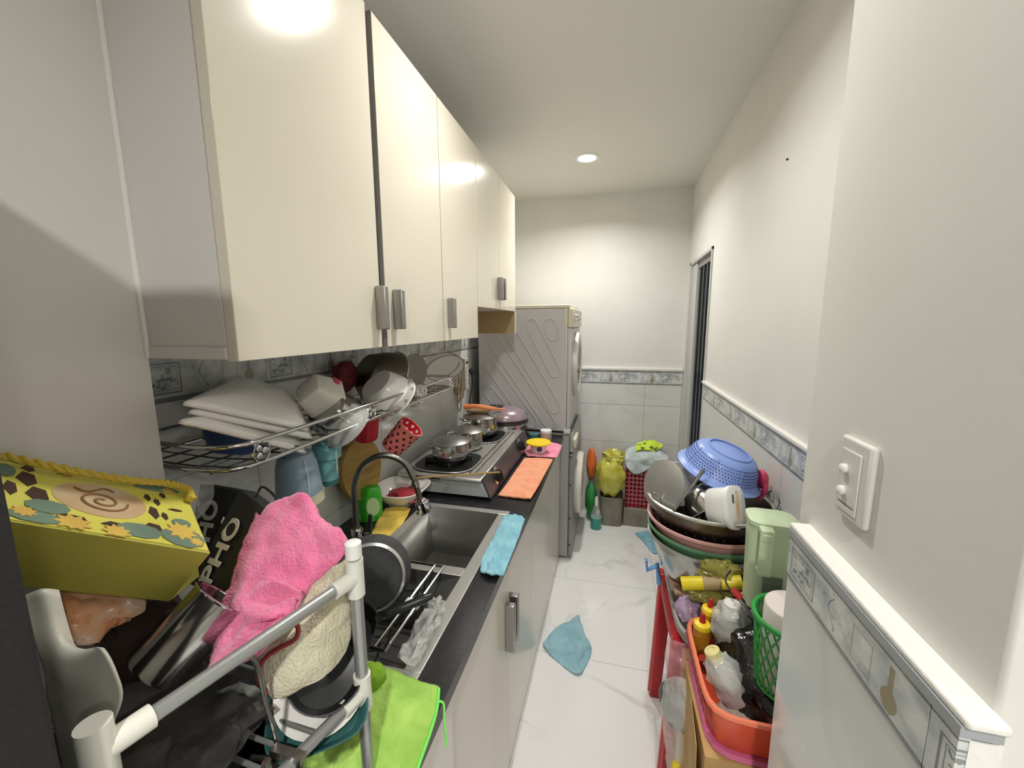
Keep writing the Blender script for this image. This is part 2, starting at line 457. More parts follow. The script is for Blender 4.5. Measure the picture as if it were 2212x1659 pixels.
ce = struct('ceiling', G().box(-.2, 3.2, -2.1, 3.3, ZC, ZC + .1), 'ceiling_paint')
wl = struct('wall_left', G().box(-.12, -.007, .47, 3.3, 0, ZC), 'wall_paint')
wf = struct('wall_left_front', G().box(-.12, .152, -2.1, .482, 0, ZC), 'wall_paint')
struct('caulk_bead', G().tube([(.1535, .4805, 1.44), (.1535, .4805, ZC)], .004, 8), 'tile_cap', wf)
wb = struct('wall_back', G().box(-.12, 1.6, YB + .007, 3.3, 0, ZC), 'wall_paint')
DY0, DY1, DZ = 2.41, 3.03, 1.90
wr = struct('wall_right', G().box(XR + .007, XR + .2, .72, DY0, 0, ZC).box(XR + .007, XR + .2, DY0, 3.3, DZ, ZC).box(XR + .007, XR + .2, DY1, 3.3, 0, DZ), 'wall_paint')
XP = 1.19
wp = struct('wall_right_front', G().box(XP, 3.2, .372, .735, 0, ZC), 'wall_paint', bevel=.004)
struct('wall_hall', G().box(3.1, 3.2, -2.1, .4, 0, ZC).box(-.12, 3.2, -2.2, -2.1, 0, ZC), 'wall_paint')

def tiles_wall(parent, rows, cols, place, horiz):
    for z0, z1 in rows:
        for a0, a1 in cols:
            w, h = a1 - a0, z1 - z0; key = ('w', round(w, 3), round(h, 3))
            tile(parent, lambda: G().box(.001, w - .001, 0, .006, .001, h - .001), 'wall_marble', key, *place(a0, z0))
def borders(parent, spans, place, h, z0):
    for a0, a1 in spans:
        w = a1 - a0; key = ('b', round(w, 3), round(h, 3))
        if key not in tile_me: tile_me[key] = mesh('border_tile', G().box(.0006, w - .0006, -.002, .006, 0, .1), 'border_print', 30)
        o = bpy.data.objects.new('border_tile', tile_me[key]); COL.objects.link(o); o.parent = parent
        l, r_ = place(a0, z0); o.matrix_local = Matrix.Translation(l) @ r_ @ Matrix.Diagonal((1, 1, h / .1, 1)); 
RZ = lambda d: Matrix.Rotation(math.radians(d), 4, 'Z')
def cols(a, b_, w=T, start=None):
    s_ = start if start is not None else a; out = []
    while s_ > a: s_ -= w
    while s_ < b_ - 1e-4:
        lo, hi = max(s_, a), min(s_ + w, b_)
        if hi - lo > .01: out.append((lo, hi))
        s_ += w
    return out
# tile panels: local +x along wall, local y=0 the face towards the room
pl = lambda a, z: (Vector((0, a, z)), RZ(90))                    # left wall: face at x=0, looks +x
# left wall: local y axis -> world -x
tiles_wall(wl, [(.585, .88), (.88, 1.175), (1.175, 1.338)], cols(.483, YB, T, .8), pl, 1)
def border_mesh_span(a, b_, L=.3, start=None): return cols(a, b_, L, start)
borders(wl, border_mesh_span(.483, YB, .3, .55), pl, .1, 1.34)
pb = lambda a, z: (Vector((a, YB, z)), Matrix.Identity(4))
tiles_wall(wb, [(0, .29), (.29, .585), (.585, .88), (.88, 1.04)], cols(.0, XR, T, 1.12), pb, 0)
borders(wb, border_mesh_span(.0, XR, .3, .62), pb, .1, 1.042)
struct('tile_cap', G().box(0, XR, YB - .012, YB + .007, 1.144, 1.166), 'tile_cap', wb, bevel=.004)
pr = lambda a, z: (Vector((XR, a, z)), RZ(-90))
def pr_cols(a, b_, w, s): return [(-hi, -lo) for lo, hi in cols(a, b_, w, s)]
prm = lambda a, z: (Vector((XR, -a, z)), RZ(-90))
tiles_wall(wr, [(0, .29), (.29, .585), (.585, .88), (.88, 1.075)], pr_cols(.735, DY0, T, 1.3), prm, 0)
borders(wr, pr_cols(.735, DY0, .3, .9), prm, .082, 1.077)
struct('tile_cap', G().box(XR - .012, XR + .007, .735, DY0, 1.16, 1.175), 'tile_cap', wr, bevel=.004)
XT = 1.165
pp = lambda a, z: (Vector((XT, -a, z)), RZ(-90))
struct('tile_backing', G().box(XT + .005, XP + .002, .364, .694, 0, 1.15), 'tile_cap', wp)
tiles_wall(wp, [(.29, .585), (.585, .88), (.88, 1.083)], pr_cols(.364, .694, T, .364), pp, 0)
borders(wp, [(-.694, -.394)], pp, .072, 1.084)
borders(wp, [(-.394, -.364)], pp, .072, 1.084)
struct('cap_stripe', G().box(XT - .004, XP, .362, .696, 1.154, 1.164), 'cap_stripe', wp)
struct('tile_cap', G().box(XT - .003, XP + .002, .358, .698, 1.164, 1.173), 'tile_cap', wp, bevel=.003)

# door in the right wall
d1 = struct('door_1', G().box(XR - .003, XR + .16, DY1 - .012, DY1 + .02, 0, DZ).box(XR - .003, XR + .16, DY0 - .0, DY0 + .012, 0, DZ).box(XR - .003, XR + .16, DY0, DY1 + .02, DZ - .02, DZ), 'door_frame', label='dark glazed aluminium door in pale frame beside tiled wall', bevel=.002)
part('door_leaf', G().box(XR + .028, XR + .05, DY0 + .013, DY1 - .16, .02, DZ - .022), 'door_dark', d1)
part('stile', G().box(XR + .012, XR + .06, DY1 - .158, DY1 - .0125, .02, DZ - .022), 'door_frame', d1, bevel=.002)
part('rail', G().box(XR + .02, XR + .0275, DY0 + .013, DY1 - .16, DZ - .06, DZ - .022), 'washer_grey', d1, bevel=.002)
for k in range(4):
    part('mullion', G().box(XR + .02, XR + .0275, DY0 + .08 + k * .1, DY0 + .088 + k * .1, .02, DZ - .061), 'door_dark', d1)

# downlights
for i, (x, y, s_) in enumerate(DOWNLIGHTS):
    lab = ['round white recessed downlight above the washing machines', 'round white recessed downlight above the sink', 'added round fill downlight in hall ceiling beside black cabinet', 'added round fill downlight in hall ceiling by far hall wall'][i]
    t = thing('downlight', lab, 'ceiling light', (x, y, ZC))
    part('trim_ring', G().lathe([(.05, -.001), (.05, -.006), (.068, -.006), (.07, 0), (.05, 0)], 32), 'lamp_ring', t)
    part('lens', G().lathe([(.05, -.004), (.05, -.001)], 32), 'lamp_disc', t)
    ld = bpy.data.lights.new('downlight_lamp', 'AREA'); ld.shape = 'DISK'; ld.size = .1; ld.energy = LAMP_W * s_; ld.color = (1, .975, .93); ld.spread = math.radians(150)
    lo = bpy.data.objects.new('downlight_lamp', ld); COL.objects.link(lo); lo.parent = t; lo.location = (0, 0, -.012)

# ------------------------------------------------------------------ fitted kitchen
CT = .82
# worktop with the sink cut-out
g = G()
SX0, SX1, SY0, SY1 = .21, .535, .60, 1.31
for a in ((.0, .6, SY1, 2.37), (.0, SX0, SY0, SY1), (SX1, .6, SY0, SY1), (.155, .6, .153, SY0), (0, .155, .484, SY0)):
    g.box(*a, CT - .03, CT)
wt = solo('worktop', 'long black granite worktop running below the wall cabinets', 'worktop', g, 'granite')

def handle_bar(name, parent, x, y, z0, z1, w=.016, d=.028):
    h = part(name, G().box(x, x + d, y - w / 2, y + w / 2, z0, z1), 'aluminium', parent, bevel=.003, label='brushed aluminium pull handle')
    return h
def wall_cab(label, y0, y1, z0, z1, doors, side=None):
    t = thing('wall_cabinet', label, 'cabinet', (.0, y0, z0), group=None)
    L = y1 - y0; H = z1 - z0
    part('carcass', G().box(.002, .31, .001, .017, 0, H).box(.002, .31, L - .017, L - .001, 0, H).box(.002, .31, .017, L - .017, 0, .016).box(.002, .31, .017, L - .017, H - .016, H).box(.002, .01, .017, L - .017, .016, H - .016), 'cabinet_side', t)
    for a, b_, hy, hz0, hz1, ang in doors:
        gd = G().box(.0, .019, 0, b_ - a, -.003, H)
        d_ = part('door', gd, 'cabinet_cream', t, bevel=.001)
        d_.location = (.311, a - y0, 0); d_.rotation_euler = (0, 0, math.radians(ang))
        h = handle_bar('handle', d_, .019, hy - a, hz0 - z0, hz1 - z0)
    return t
Z0, Z1 = 1.44, 2.185
c1 = wall_cab('widest cream wall cabinet with two tall doors over the plates', .482, 1.248, Z0, Z1, [(.484, .876, .862, 1.48, 1.582, 0), (.9, 1.246, .94, 1.48, 1.58, 0)])
part('gap_strip', G().box(.29, .312, .392, .418, 0, .745), 'gap_dark', c1)
part('edge_strip', G().box(.3115, .3305, .4162, .4178, -.003, .745), 'edge_grey', c1)  # thin grey strip along the near edge of the second door
part('end_panel_strip', G().box(.155, .31, -.002, .001, 0, .018), 'cabinet_side', c1)
wall_cab('single-door cream wall cabinet between the tall pair and the short one', 1.25, 1.6, Z0, Z1, [(1.252, 1.598, 1.29, 1.48, 1.58, .0)])
c3 = wall_cab('short cream wall cabinet with raised bottom over the gas stove', 1.602, 2.262, 1.567, Z1, [(1.604, 1.93, 1.905, 1.61, 1.715, 0), (1.933, 2.26, 1.955, 1.61, 1.715, 0)])
part('side_panel', G().box(.002, .328, .642, .66, -.127, 0), 'cabinet_tan', c3)
part('panel_edge', G().box(.3285, .332, .640, .662, -.127, -.004), 'cabinet_cream', c3)
part('front_rail', G().box(.012, .02, .02, .64, -.12, 0), 'cabinet_tan', c3)

# base cabinets
def base_cab(label, y0, y1, doors, xb=.02, zt=.789):
    t = thing('base_cabinet', label, 'cabinet', (0, y0, 0)); L = y1 - y0
    part('carcass', G().box(xb, .56, .001, .017, .0, zt).box(xb, .56, L - .017, L - .001, 0, zt).box(xb, .56, .017, L - .017, .06, .076).box(xb, xb + .008, .017, L - .017, .076, min(zt, .78)), 'cabinet_side', t)
    part('plinth', G().box(.53, .565, .002, L - .002, 0, .06), 'lower_white', t)
    for a, b_, hy, hz0, hz1, ang in doors:
        d_ = part('door', G().box(0, .019, 0, b_ - a, 0, .77), 'lower_white', t, bevel=.001)
        if ang >= 0: d_.location = (.562, a - y0, .014); d_.rotation_euler = (0, 0, math.radians(ang))
        else:
            d_.data.transform(Matrix.Translation((0, -(b_ - a), 0))); d_.location = (.562, b_ - y0, .014); d_.rotation_euler = (0, 0, math.radians(ang))
        if hy is not None:
            yy = hy - a if ang >= 0 else hy - b_
            handle_bar('handle', d_, .019, yy, hz0 - .014, hz1 - .014, w=.02, d=.03)
    return t
base_cab('white base cabinet under the near worktop with black cabinet beside', .153, .66, [(.155, .658, None, 0, 0, 0)], .16, .64)
base_cab('white base cabinet under the sink with its door standing ajar', .662, 1.48, [(.664, 1.105, 1.085, .48, .64, -2.6), (1.108, 1.478, 1.13, .48, .64, 0)], .02, .64)
base_cab('white base cabinet under the gas stove', 1.482, 2.04, [(1.484, 2.038, None, 0, 0, 0)])
base_cab('narrow white base cabinet next to the washing machine', 2.042, 2.372, [(2.044, 2.37, None, .74, .76, 0)])

# sink
t = thing('kitchen_sink', 'stainless steel double-bowl sink set in the black worktop', 'sink', (0, 0, CT))
def bowl(x0, x1, y0, y1, d, tz=.004, tp=.012):
    g = G(); th = .0
    a = [(x0, y0, tz), (x1, y0, tz), (x1, y1, tz), (x0, y1, tz)]
    b_ = [(x0 + tp, y0 + tp, -d), (x1 - tp, y0 + tp, -d), (x1 - tp, y1 - tp, -d), (x0 + tp, y1 - tp, -d)]
    g.add(a + b_, [(0, 1, 5, 4), (1, 2, 6, 5), (2, 3, 7, 6), (3, 0, 4, 7), (4, 5, 6, 7)]); return g
BX0, BX1 = .235, .5
g = G().box(SX0 - .008, SX1, SY0 - .01, .62, 0, .004).box(SX0 - .008, SX1, 1.29, 1.318, 0, .004).box(SX0 - .008, BX0, .62, 1.29, 0, .004).box(BX1, SX1, .62, 1.29, 0, .004).box(BX0, BX1, .922, .958, 0, .004)
part('rim', g, 'steel_rim', t, bevel=.0015)
part('bowl', bowl(BX0, BX1, .958, 1.29, .17), 'steel_sink', t, solid=.0012)
part('bowl', bowl(BX0, BX1, .62, .922, .17), 'steel_sink', t, solid=.0012)
part('drain', G().lathe([(.0, -.168), (.03, -.168), (.034, -.166), (.034, -.17)], 24, mx=Matrix.Translation((.36, 1.1, 0))), 'steel', t)

# faucet
t = thing('faucet', 'tall chrome gooseneck faucet standing behind the sink', 'faucet', (.13, 1.0, CT))
part('base', G().lathe([(.026, 0), (.026, .006), (.018, .012), (.018, .05), (.014, .055), (0, .055)], 24), 'chrome', t)
fp = [(0, 0, .05), (0, 0, .14), (.004, .002, .2), (.03, .01, .255), (.085, .03, .283), (.14, .05, .262), (.165, .062, .21), (.17, .068, .185)]
part('neck', G().tube(curve(fp, 8), .0095, 12), 'steel_dull', t)
part('collar', G().tube([(.168, .066, .192), (.171, .069, .178)], .0125, 14), 'chrome', t)
part('hose', G().tube([(.171, .069, .178), (.178, .078, .13)], .0085, 10), 'steel_brown', t)
part('spray_head', G().lathe([(.011, .014), (.02, .006), (.022, 0), (.022, -.03), (.017, -.034), (0, -.034)], 24, wav=.07, wn=8, mx=Matrix.Translation((.181, .08, .12)) @ Matrix.Rotation(-.25, 4, 'Y')), 'chrome', t)
lv = part('lever', G().tube([(.018, .012, .03), (.03, .02, .032)], .009, 12).tube([(.03, .02, .03), (.034, .024, .09)], [.008, .006], 10), 'black_plastic', t)
part('lever_tip', G().tube([(.03, .006, .02), (.048, .01, .03)], .006, 10), 'white_plastic', lv)

# washer + dryer
WY0, WY1 = 2.385, 2.985
t = thing('washing_machine', 'grey front-load washing machine on the floor at the end of counter', 'washing machine', (0, WY0, 0))
part('body', G().box(.06, .635, 0, .6, .015, .815), 'washer_silver', t, bevel=.008)
part('front_panel', G().box(.636, .662, .002, .598, .02, .7), 'washer_grey', t, bevel=.008)
part('control_panel', G().hexa([(.636, .002, .71), (.668, .002, .71), (.668, .598, .71), (.636, .598, .71)], [(.636, .002, .815), (.648, .002, .83), (.648, .598, .83), (.636, .598, .815)]), 'washer_silver', t, bevel=.006)
RY = Matrix.Rotation(math.radians(90), 4, 'Y')
dr = part('door', G().lathe([(.16, 0), (.205, 0), (.212, .02), (.2, .045), (.165, .05), (.15, .03)], 40, mx=Matrix.Translation((.66, .3, .41)) @ RY), 'washer_door', t)
part('glass', G().lathe([(.0, .012), (.08, .016), (.152, .035), (.152, 0), (0, 0)], 36, mx=Matrix.Translation((.66, .3, .41)) @ RY), 'door_glass', dr)
part('drawer', G().box(.655, .676, .03, .2, .73, .79), 'washer_cream', t, bevel=.006)
for k, z in enumerate((.1, .28, .5, .68)):
    part('seam_clip', G().tube([(.646, .0015, z), (.646, -.0015, z)], .006, 10), 'gap_dark', t)
part('top_slab', G().box(.055, .625, -.004, .6, .8155, .828), 'washer_grey', t, bevel=.003)
for sx in (.1, .58):
    for sy in (.05, .55): part('foot', G().lathe([(.02, 0), (.02, .016)], 12, mx=Matrix.Translation((sx, sy, 0))), 'black_plastic', t)

t = thing('dryer', 'white tumble dryer with embossed diagonal ribs stacked on grey washer', 'dryer', (0, WY0, .8285))
part('body', G().box(.06, .615, 0, .6, .012, .755), 'washer_white', t, bevel=.006)
part('top', G().box(.055, .628, -.004, .604, .7555, .776), 'washer_cream', t, bevel=.004)
part('front_edge', G().box(.598, .616, -.004, -.0005, .66, .755), 'washer_cream', t)
part('front_panel', G().box(.6155, .638, .0, .6, .03, .64), 'washer_white', t, bevel=.006)
part('control_panel', G().box(.6155, .65, .0, .6, .642, .755), 'washer_cream', t, bevel=.006)
kn = part('knob', G().lathe([(.028, 0), (.026, .018), (.02, .022), (0, .022)], 24, mx=Matrix.Translation((.65, .12, .7)) @ RY), 'chrome', t)
for k in range(4): part('button', G().lathe([(.008, 0), (.008, .006), (0, .006)], 12, mx=Matrix.Translation((.65, .25 + .06 * k, .7)) @ RY), 'washer_grey', t)
dr = part('door', G().lathe([(.16, 0), (.21, 0), (.215, .012), (.2, .028), (.165, .03), (.15, .02)], 40, mx=Matrix.Translation((.637, .3, .4)) @ RY), 'washer_door', t)
part('glass', G().lathe([(0, .006), (.1, .012), (.152, .022), (.152, 0), (0, 0)], 36, mx=Matrix.Translation((.637, .3, .4)) @ RY), 'door_glass', dr)
# embossed ribs on the side facing the stove: slanted stadium outlines
def rib(x0, z0, x1, z1, w=.034):
    d = Vector((x1 - x0, z1 - z0)).normalized(); n_ = Vector((-d.y, d.x)); pts = []
    for k in range(9):
        a = math.pi * k / 8; q = n_ * math.cos(a) * w - d * math.sin(a) * w; pts.append((x0 + q.x, z0 + q.y))
    for k in range(9):
        a = math.pi * k / 8; q = -n_ * math.cos(a) * w + d * math.sin(a) * w; pts.append((x1 + q.x, z1 + q.y))
    return [(p[0], -.0008, p[1]) for p in pts]
for a in ((.51, .66, .53, .60), (.40, .66, .545, .38), (.245, .66, .545, .16), (.135, .6, .515, .06), (.13, .42, .40, .06), (.13, .24, .22, .13)):
    part('rib', G().tube(rib(*a), .0046, 8, closed=True), 'washer_white', t)
for sx in (.1, .57):
    for sy in (.06, .54): part('foot', G().lathe([(.02, 0), (.02, .014)], 12, mx=Matrix.Translation((sx, sy, 0))), 'black_plastic', t)
part('bracket', G().box(.6, .64, -.003, .01, .002, .03), 'white_plastic', t, bevel=.002)

# tall black cabinet by the near end
t = thing('tall_cabinet', 'tall matte black cabinet edge beside the yellow gift bag', 'cabinet', (.155, -.55, 0))
part('body', G().box(0, .345, .0, .70, .0, 1.78), 'black_matte', t, bevel=.004)
part('door', G().box(.347, .366, .002, .70, .05, 1.775), 'black_matte', t, bevel=.003)

# ------------------------------------------------------------------ gas stove and pots
t = thing('gas_stove', 'stainless two-burner gas stove on the black worktop', 'stove', (0, 1.39, CT))
GL = .74
part('body', G().hexa([(.05, 0, .012), (.432, 0, .012), (.432, GL, .012), (.05, GL, .012)], [(.05, 0, .066), (.405, 0, .066), (.405, GL, .066), (.05, GL, .066)]), 'stove_side', t, bevel=.003)
g = G()
# top plate with two shallow round-cornered wells
part('top_plate', G().box(.045, .405, -.004, GL + .004, .066, .084), 'steel_rim', t, bevel=.006)
part('front_panel', G().hexa([(.4335, .0, .006), (.442, .0, .006), (.442, GL, .006), (.4335, GL, .006)], [(.4055, .0, .088), (.41, .0, .09), (.41, GL, .09), (.4055, GL, .088)]), 'stove_front', t, bevel=.002)
part('crease', G().box(.335, .34, .05, GL - .05, .084, .0865), 'steel_dull', t)
part('crease', G().box(.36, .364, .05, GL - .05, .084, .0865), 'steel_dull', t)
for cy in (.155, .57):
    w = part('burner_well', G().lathe([(.0, .0850), (.118, .0850), (.128, .0875), (.134, .0875), (.137, .0835), (.0, .0835)], 40, sq=3.2, mx=Matrix.Translation((.205, cy, .0012))), 'nonstick_black', t)
    part('well_rim', G().tube([(.205 + .132 * math.cos(a) * q, cy + .132 * math.sin(a) * q, .0885) for a, q in [(2 * math.pi * k / 40, (abs(math.cos(2 * math.pi * k / 40)) ** 3.2 + abs(math.sin(2 * math.pi * k / 40)) ** 3.2) ** (-1 / 3.2)) for k in range(40)]], .003, 6, closed=True), 'steel_rim', w)
    part('burner', G().lathe([(.05, .087), (.048, .1), (.03, .105), (0, .105)], 28, mx=Matrix.Translation((.205, cy, 0))), 'cast_black', t)
    for k in range(4):
        a = k * math.pi / 2 + .4
        part('pan_support', G().box(.035, .1, -.005, .005, .087, .1085, Matrix.Translation((.205, cy, 0)) @ Matrix.Rotation(a, 4, 'Z')), 'cast_black', t, bevel=.002)
nrm = Vector((.085, 0, .028)).normalized()
for cy in (.13, .555):
    k_ = part('knob', G().lathe([(.034, 0), (.034, .004), (.026, .006), (.024, .024), (0, .024)], 28, mx=axis_mx((.4245, cy, .05), axis=nrm)), 'black_plastic', t)
    part('bezel', G().lathe([(.026, .0015), (.037, .0015), (.039, .004), (.026, .0065)], 28, mx=axis_mx((.4245, cy, .05), axis=nrm)), 'chrome', k_)
    part('grip', G().box(-.005, .005, -.022, .022, .022, .03, axis_mx((.4245, cy, .05), axis=nrm)), 'black_plastic', k_, bevel=.002)
for sx in (.07, .41):
    for sy in (.04, GL - .04): part('foot', G().lathe([(.014, 0), (.014, .0125)], 12, mx=Matrix.Translation((sx, sy, 0))), 'black_plastic', t)
solo('chopstick', 'single wooden chopstick lying across the front corner of the stove', 'chopstick', G().tube([at(902, 1032, z=.912), at(1080, 1020, z=.912)], [.003, .0038], 8), 'wood_board')
solo('lighter', 'thin black match resting on the stove corner', 'match', G().tube([at(895, 1028, z=.9085), at(950, 1034, z=.9085)], .0025, 6), 'black_plastic')

def pot(label, loc, r_, h, lid=True, loops=2, ang=0, longh=False):
    t = thing('cooking_pot', label, 'pot', loc, rot=(0, 0, ang))
    part('body', G().lathe([(0, 0), (r_ * .9, 0), (r_ * .96, .006), (r_, .02), (r_, h), (r_ * 1.05, h + .002), (r_ * 1.05, h + .005), (r_ * .97, h + .003), (r_ * .96, .01), (0, .008)], 36), 'steel', t)
    if lid:
        l = part('lid', G().lathe([(r_ * 1.06, h + .006), (r_ * 1.06, h + .009), (r_ * .9, h + .016), (r_ * .5, h + .026), (0, h + .03), (0, h + .026), (r_ * .5, h + .022), (r_ * .9, h + .012)], 36), 'aluminium', t)
        part('lid_handle', G().tube(curve([(-.022, 0, h + .026), (-.02, 0, h + .042), (0, 0, h + .046), (.02, 0, h + .042), (.022, 0, h + .026)], 5), .0035, 8), 'chrome', l)
    for k in range(loops):
        a = math.pi * k
        ca, sa = math.cos(a), math.sin(a)
        P_ = [(r_ * ca * .99 - .028 * sa, r_ * sa * .99 + .028 * ca, h - .012), ((r_ + .022) * ca - .03 * sa, (r_ + .022) * sa + .03 * ca, h + .004), ((r_ + .036) * ca, (r_ + .036) * sa, h + .012), ((r_ + .022) * ca + .03 * sa, (r_ + .022) * sa - .03 * ca, h + .004), (r_ * ca * .99 + .028 * sa, r_ * sa * .99 - .028 * ca, h - .012)]
        part('handle', G().tube(curve(P_, 6), .0035, 8), 'chrome', t)
    if longh: part('long_handle', G().tube(curve([(r_, 0, h - .02), (r_ + .05, 0, h + .005), (r_ + .12, 0, h + .03)], 6), [.004] * 13, 8), 'steel_dull', t)
    return t
pot('small lidded steel pot on the burner nearest the sink', (.215, 1.545, .929), .078, .062, ang=1.2)
pot('lidded steel saucepan standing between the two burners', (.21, 1.75, .909), .078, .075, ang=.6, longh=False)
pot('tall steel pot on the far burner carrying the tan packet', (.215, 1.955, .929), .088, .08, lid=True, ang=.9)
t = thing('bread_packet', 'tan loaf packet with orange strip lying on the far steel pot', 'packet', (.2, 1.95, 1.03))
part('loaf', G().blob((0, 0, .022), .075, .035, .018, 3, .12), 'bread', t)
part('strip', G().tube(curve([(-.07, -.01, .036), (0, -.02, .042), (.06, -.015, .036), (.15, -.01, .03)], 5), [.012] * 11 + [.01, .008, .006, .005, .004], 8), 'orange_lid', t)
t = thing('rice_cooker', 'lilac and steel rice cooker in the corner behind the pots', 'rice cooker', (.262, 2.243, CT))
RC = Matrix.Diagonal((1.17, 1.04, 1.0, 1))
part('body', G().lathe([(0, 0), (.105, 0), (.112, .01), (.118, .09), (.118, .1), (0, .1)], 36, mx=RC), 'steel', t)
part('band', G().lathe([(.118, .1), (.124, .104), (.124, .122), (.116, .126), (.116, .1)], 36, mx=RC), 'cooker_dark', t)
l = part('lid', G().lathe([(.124, .1265), (.122, .142), (.1, .172), (.06, .188), (0, .192)], 36, mx=RC), 'cooker_lilac', t)
part('vent', G().lathe([(.045, .18), (.045, .196), (.03, .2), (0, .2)], 24, mx=Matrix.Translation((-.045, -.01, 0))), 'cooker_dark', l)
part('vent_cap', G().lathe([(.018, .2005), (.018, .204), (0, .206)], 16, mx=Matrix.Translation((-.045, -.01, 0))), 'chrome', l)
part('latch', G().box(.128, .142, -.012, .012, .13, .16), 'chrome', t, bevel=.003)
part('handle_seam', G().tube([(.03, -.08, .165), (.085, -.09, .137)], .0025, 6), 'cooker_dark', l)
solo('power_cable', 'thin black plug cable running down the tiled wall to rice cooker', 'cable', G().tube(curve([at(1019, 808, x=.04), at(1020, 830, x=.035), at(1012, 880, x=.03), (.03, 2.26, .9), (.12, 2.26, .86)], 8), .0035, 8).lathe([(.0, -.02), (.012, -.018), (.014, .0), (.011, .018), (0, .02)], 14, mx=axis_mx(at(1018, 803, x=.04), axis=(.4, .2, -1))), 'black_plastic')
t = thing('power_strip', 'beige socket strip fixed on the tiled wall above rice cooker', 'power strip', (0, 0, 0))
WM[t.name] = Matrix.Identity(4)
part('case', G().box(.001, .03, 2.23, 2.285, 1.1, 1.29), 'outlet_beige', t, bevel=.004)
for k in range(3): part('socket', G().lathe([(.017, 0), (.017, .0015), (.013, .0015), (.012, 0)], 18, mx=Matrix.Translation((.0305, 2.257, 1.13 + .05 * k)) @ RY), 'switch_white', t)
part('rocker', G().box(.03, .034, 2.245, 2.27, 1.262, 1.274), 'cable_black', t)
solo('cord_bundle', 'coil of tan cord tied and hung on tiled wall by socket strip', 'cord', G().tube(curve([(.012, 2.10, 1.2), (.012, 2.13, 1.1), (.012, 2.16, 1.04), (.012, 2.19, 1.1), (.012, 2.17, 1.2), (.018, 2.14, 1.12), (.018, 2.12, 1.03), (.018, 2.16, .99), (.018, 2.18, 1.05), (.015, 2.15, 1.15), (.015, 2.2, 1.27)], 6), .0035, 6).tube([(.006, 2.13, 1.115), (.026, 2.13, 1.115)], .02, 10), 'cord_tan')

# ------------------------------------------------------------------ things on the worktop
solo('orange_cloth', 'long folded orange towel laid along the worktop beside stove', 'towel', patch([[at(1133, 990, z=.827), at(1165, 990, z=.828), at(1194, 993, z=.827)], [at(1112, 1020, z=.829), at(1145, 1022, z=.826), at(1178, 1022, z=.829)], [at(1095, 1045, z=.83), at(1130, 1050, z=.828), at(1163, 1050, z=.832)], [at(1076, 1070, z=.827), at(1110, 1074, z=.828), at(1146, 1078, z=.828)]], .0022, 45, 3), 'orange_cloth', solid=.006)
solo('pink_cloth', 'crumpled pink cloth under the yellow-lidded tub', 'cloth', patch([[at(1130, 966, z=.826), at(1150, 955, z=.826), at(1185, 955, z=.826), at(1214, 962, z=.834)], [at(1132, 976, z=.826), at(1155, 972, z=.826), at(1185, 972, z=.826), at(1208, 978, z=.84)], [at(1140, 985, z=.826), at(1160, 986, z=.826), at(1185, 988, z=.826), at(1203, 988, z=.826)]], .003, 40, 5), 'pink_cloth', solid=.004)
t = thing('food_tub', 'small brown tub with flat yellow lid on pink cloth', 'tub', (.515, 2.0, .831))
part('body', G().lathe([(0, 0), (.038, 0), (.045, .044), (0, .044)], 28), 'porcelain_warm', t)
part('lid', G().lathe([(0, .0445), (.064, .0445), (.066, .05), (.062, .054), (0, .053)], 32), 'yellow_lid', t)
part('picture', G().lathe([(0, 0), (.014, 0), (.014, .002), (0, .002)], 16, mx=axis_mx((.012, -.0405, .024), axis=(.25, -1, -.1))), 'purple', t)
t = thing('jar', 'glass jar with white lid standing against the dryer', 'jar', (.515, 2.24, CT))
part('glass', G().lathe([(0, 0), (.032, 0), (.034, .004), (.034, .05), (0, .05)], 24), 'jar_glass', t)
part('lid', G().lathe([(.033, .0505), (.033, .064), (0, .066)], 24), 'white_plastic', t)
t = thing('jar', 'short teal jar beside the white-lidded jar', 'jar', (.443, 2.25, CT))
part('body', G().lathe([(0, 0), (.03, 0), (.03, .022), (0, .022)], 24), 'jar_teal', t)
part('lid', G().lathe([(.031, .0225), (.031, .034), (0, .035)], 24), 'cup_teal_dark', t)

# bowl with chillies
t = thing('mixing_bowl', 'white squared porcelain bowl with red food behind the sink', 'bowl', (.112, 1.3, CT))
part('shell', G().lathe([(0, 0), (.045, 0), (.05, .008), (.09, .05), (.102, .066), (.098, .067), (.085, .05), (.046, .012), (0, .01)], 40, sq=3), 'porcelain', t)
part('red_food', G().blob((.015, -.005, .034), .06, .055, .022, 4, .2), 'chili_red', t)
t = thing('soap_pouch', 'bright green soap refill pouch leaning behind the faucet', 'pouch', (.075, 1.155, CT), rot=(0, 0, .5))
part('pouch', G().lathe([(.035, 0), (.04, .02), (.04, .09), (.034, .115), (.03, .12)], 24, sq=4, sx=1, sy=.55), 'soap_green', t)
part('label_oval', G().lathe([(0, 0), (.022, 0), (.022, .001), (0, .001)], 24, sy=1.5, mx=axis_mx((.012, -.0235, .055), axis=(0, -1, 0))), 'soap_label', t)
t = thing('scrubber', 'dark purple scrub pad with white backing by the wall', 'sponge', (.05, 1.0, CT))
part('pad', G().blob((0, 0, .022), .024, .03, .022, 2, .1), 'purple', t)
part('backing', G().box(-.03, -.018, -.022, .022, .0, .04), 'white_plastic', t, bevel=.004)
solo('yellow_cloth', 'yellow cloth draped along the back edge of the sink', 'cloth', patch([[at(832, 1098, z=.83), at(860, 1094, z=.832), at(887, 1098, z=.83)], [at(815, 1125, z=.83), at(850, 1118, z=.834), at(876, 1122, z=.826)], [at(806, 1145, z=.83), at(832, 1140, z=.832), at(855, 1148, z=.82)], [at(798, 1160, z=.83), at(812, 1165, z=.83), at(828, 1172, z=.815)]], .003, 45, 8), 'yellow_cloth', solid=.003)
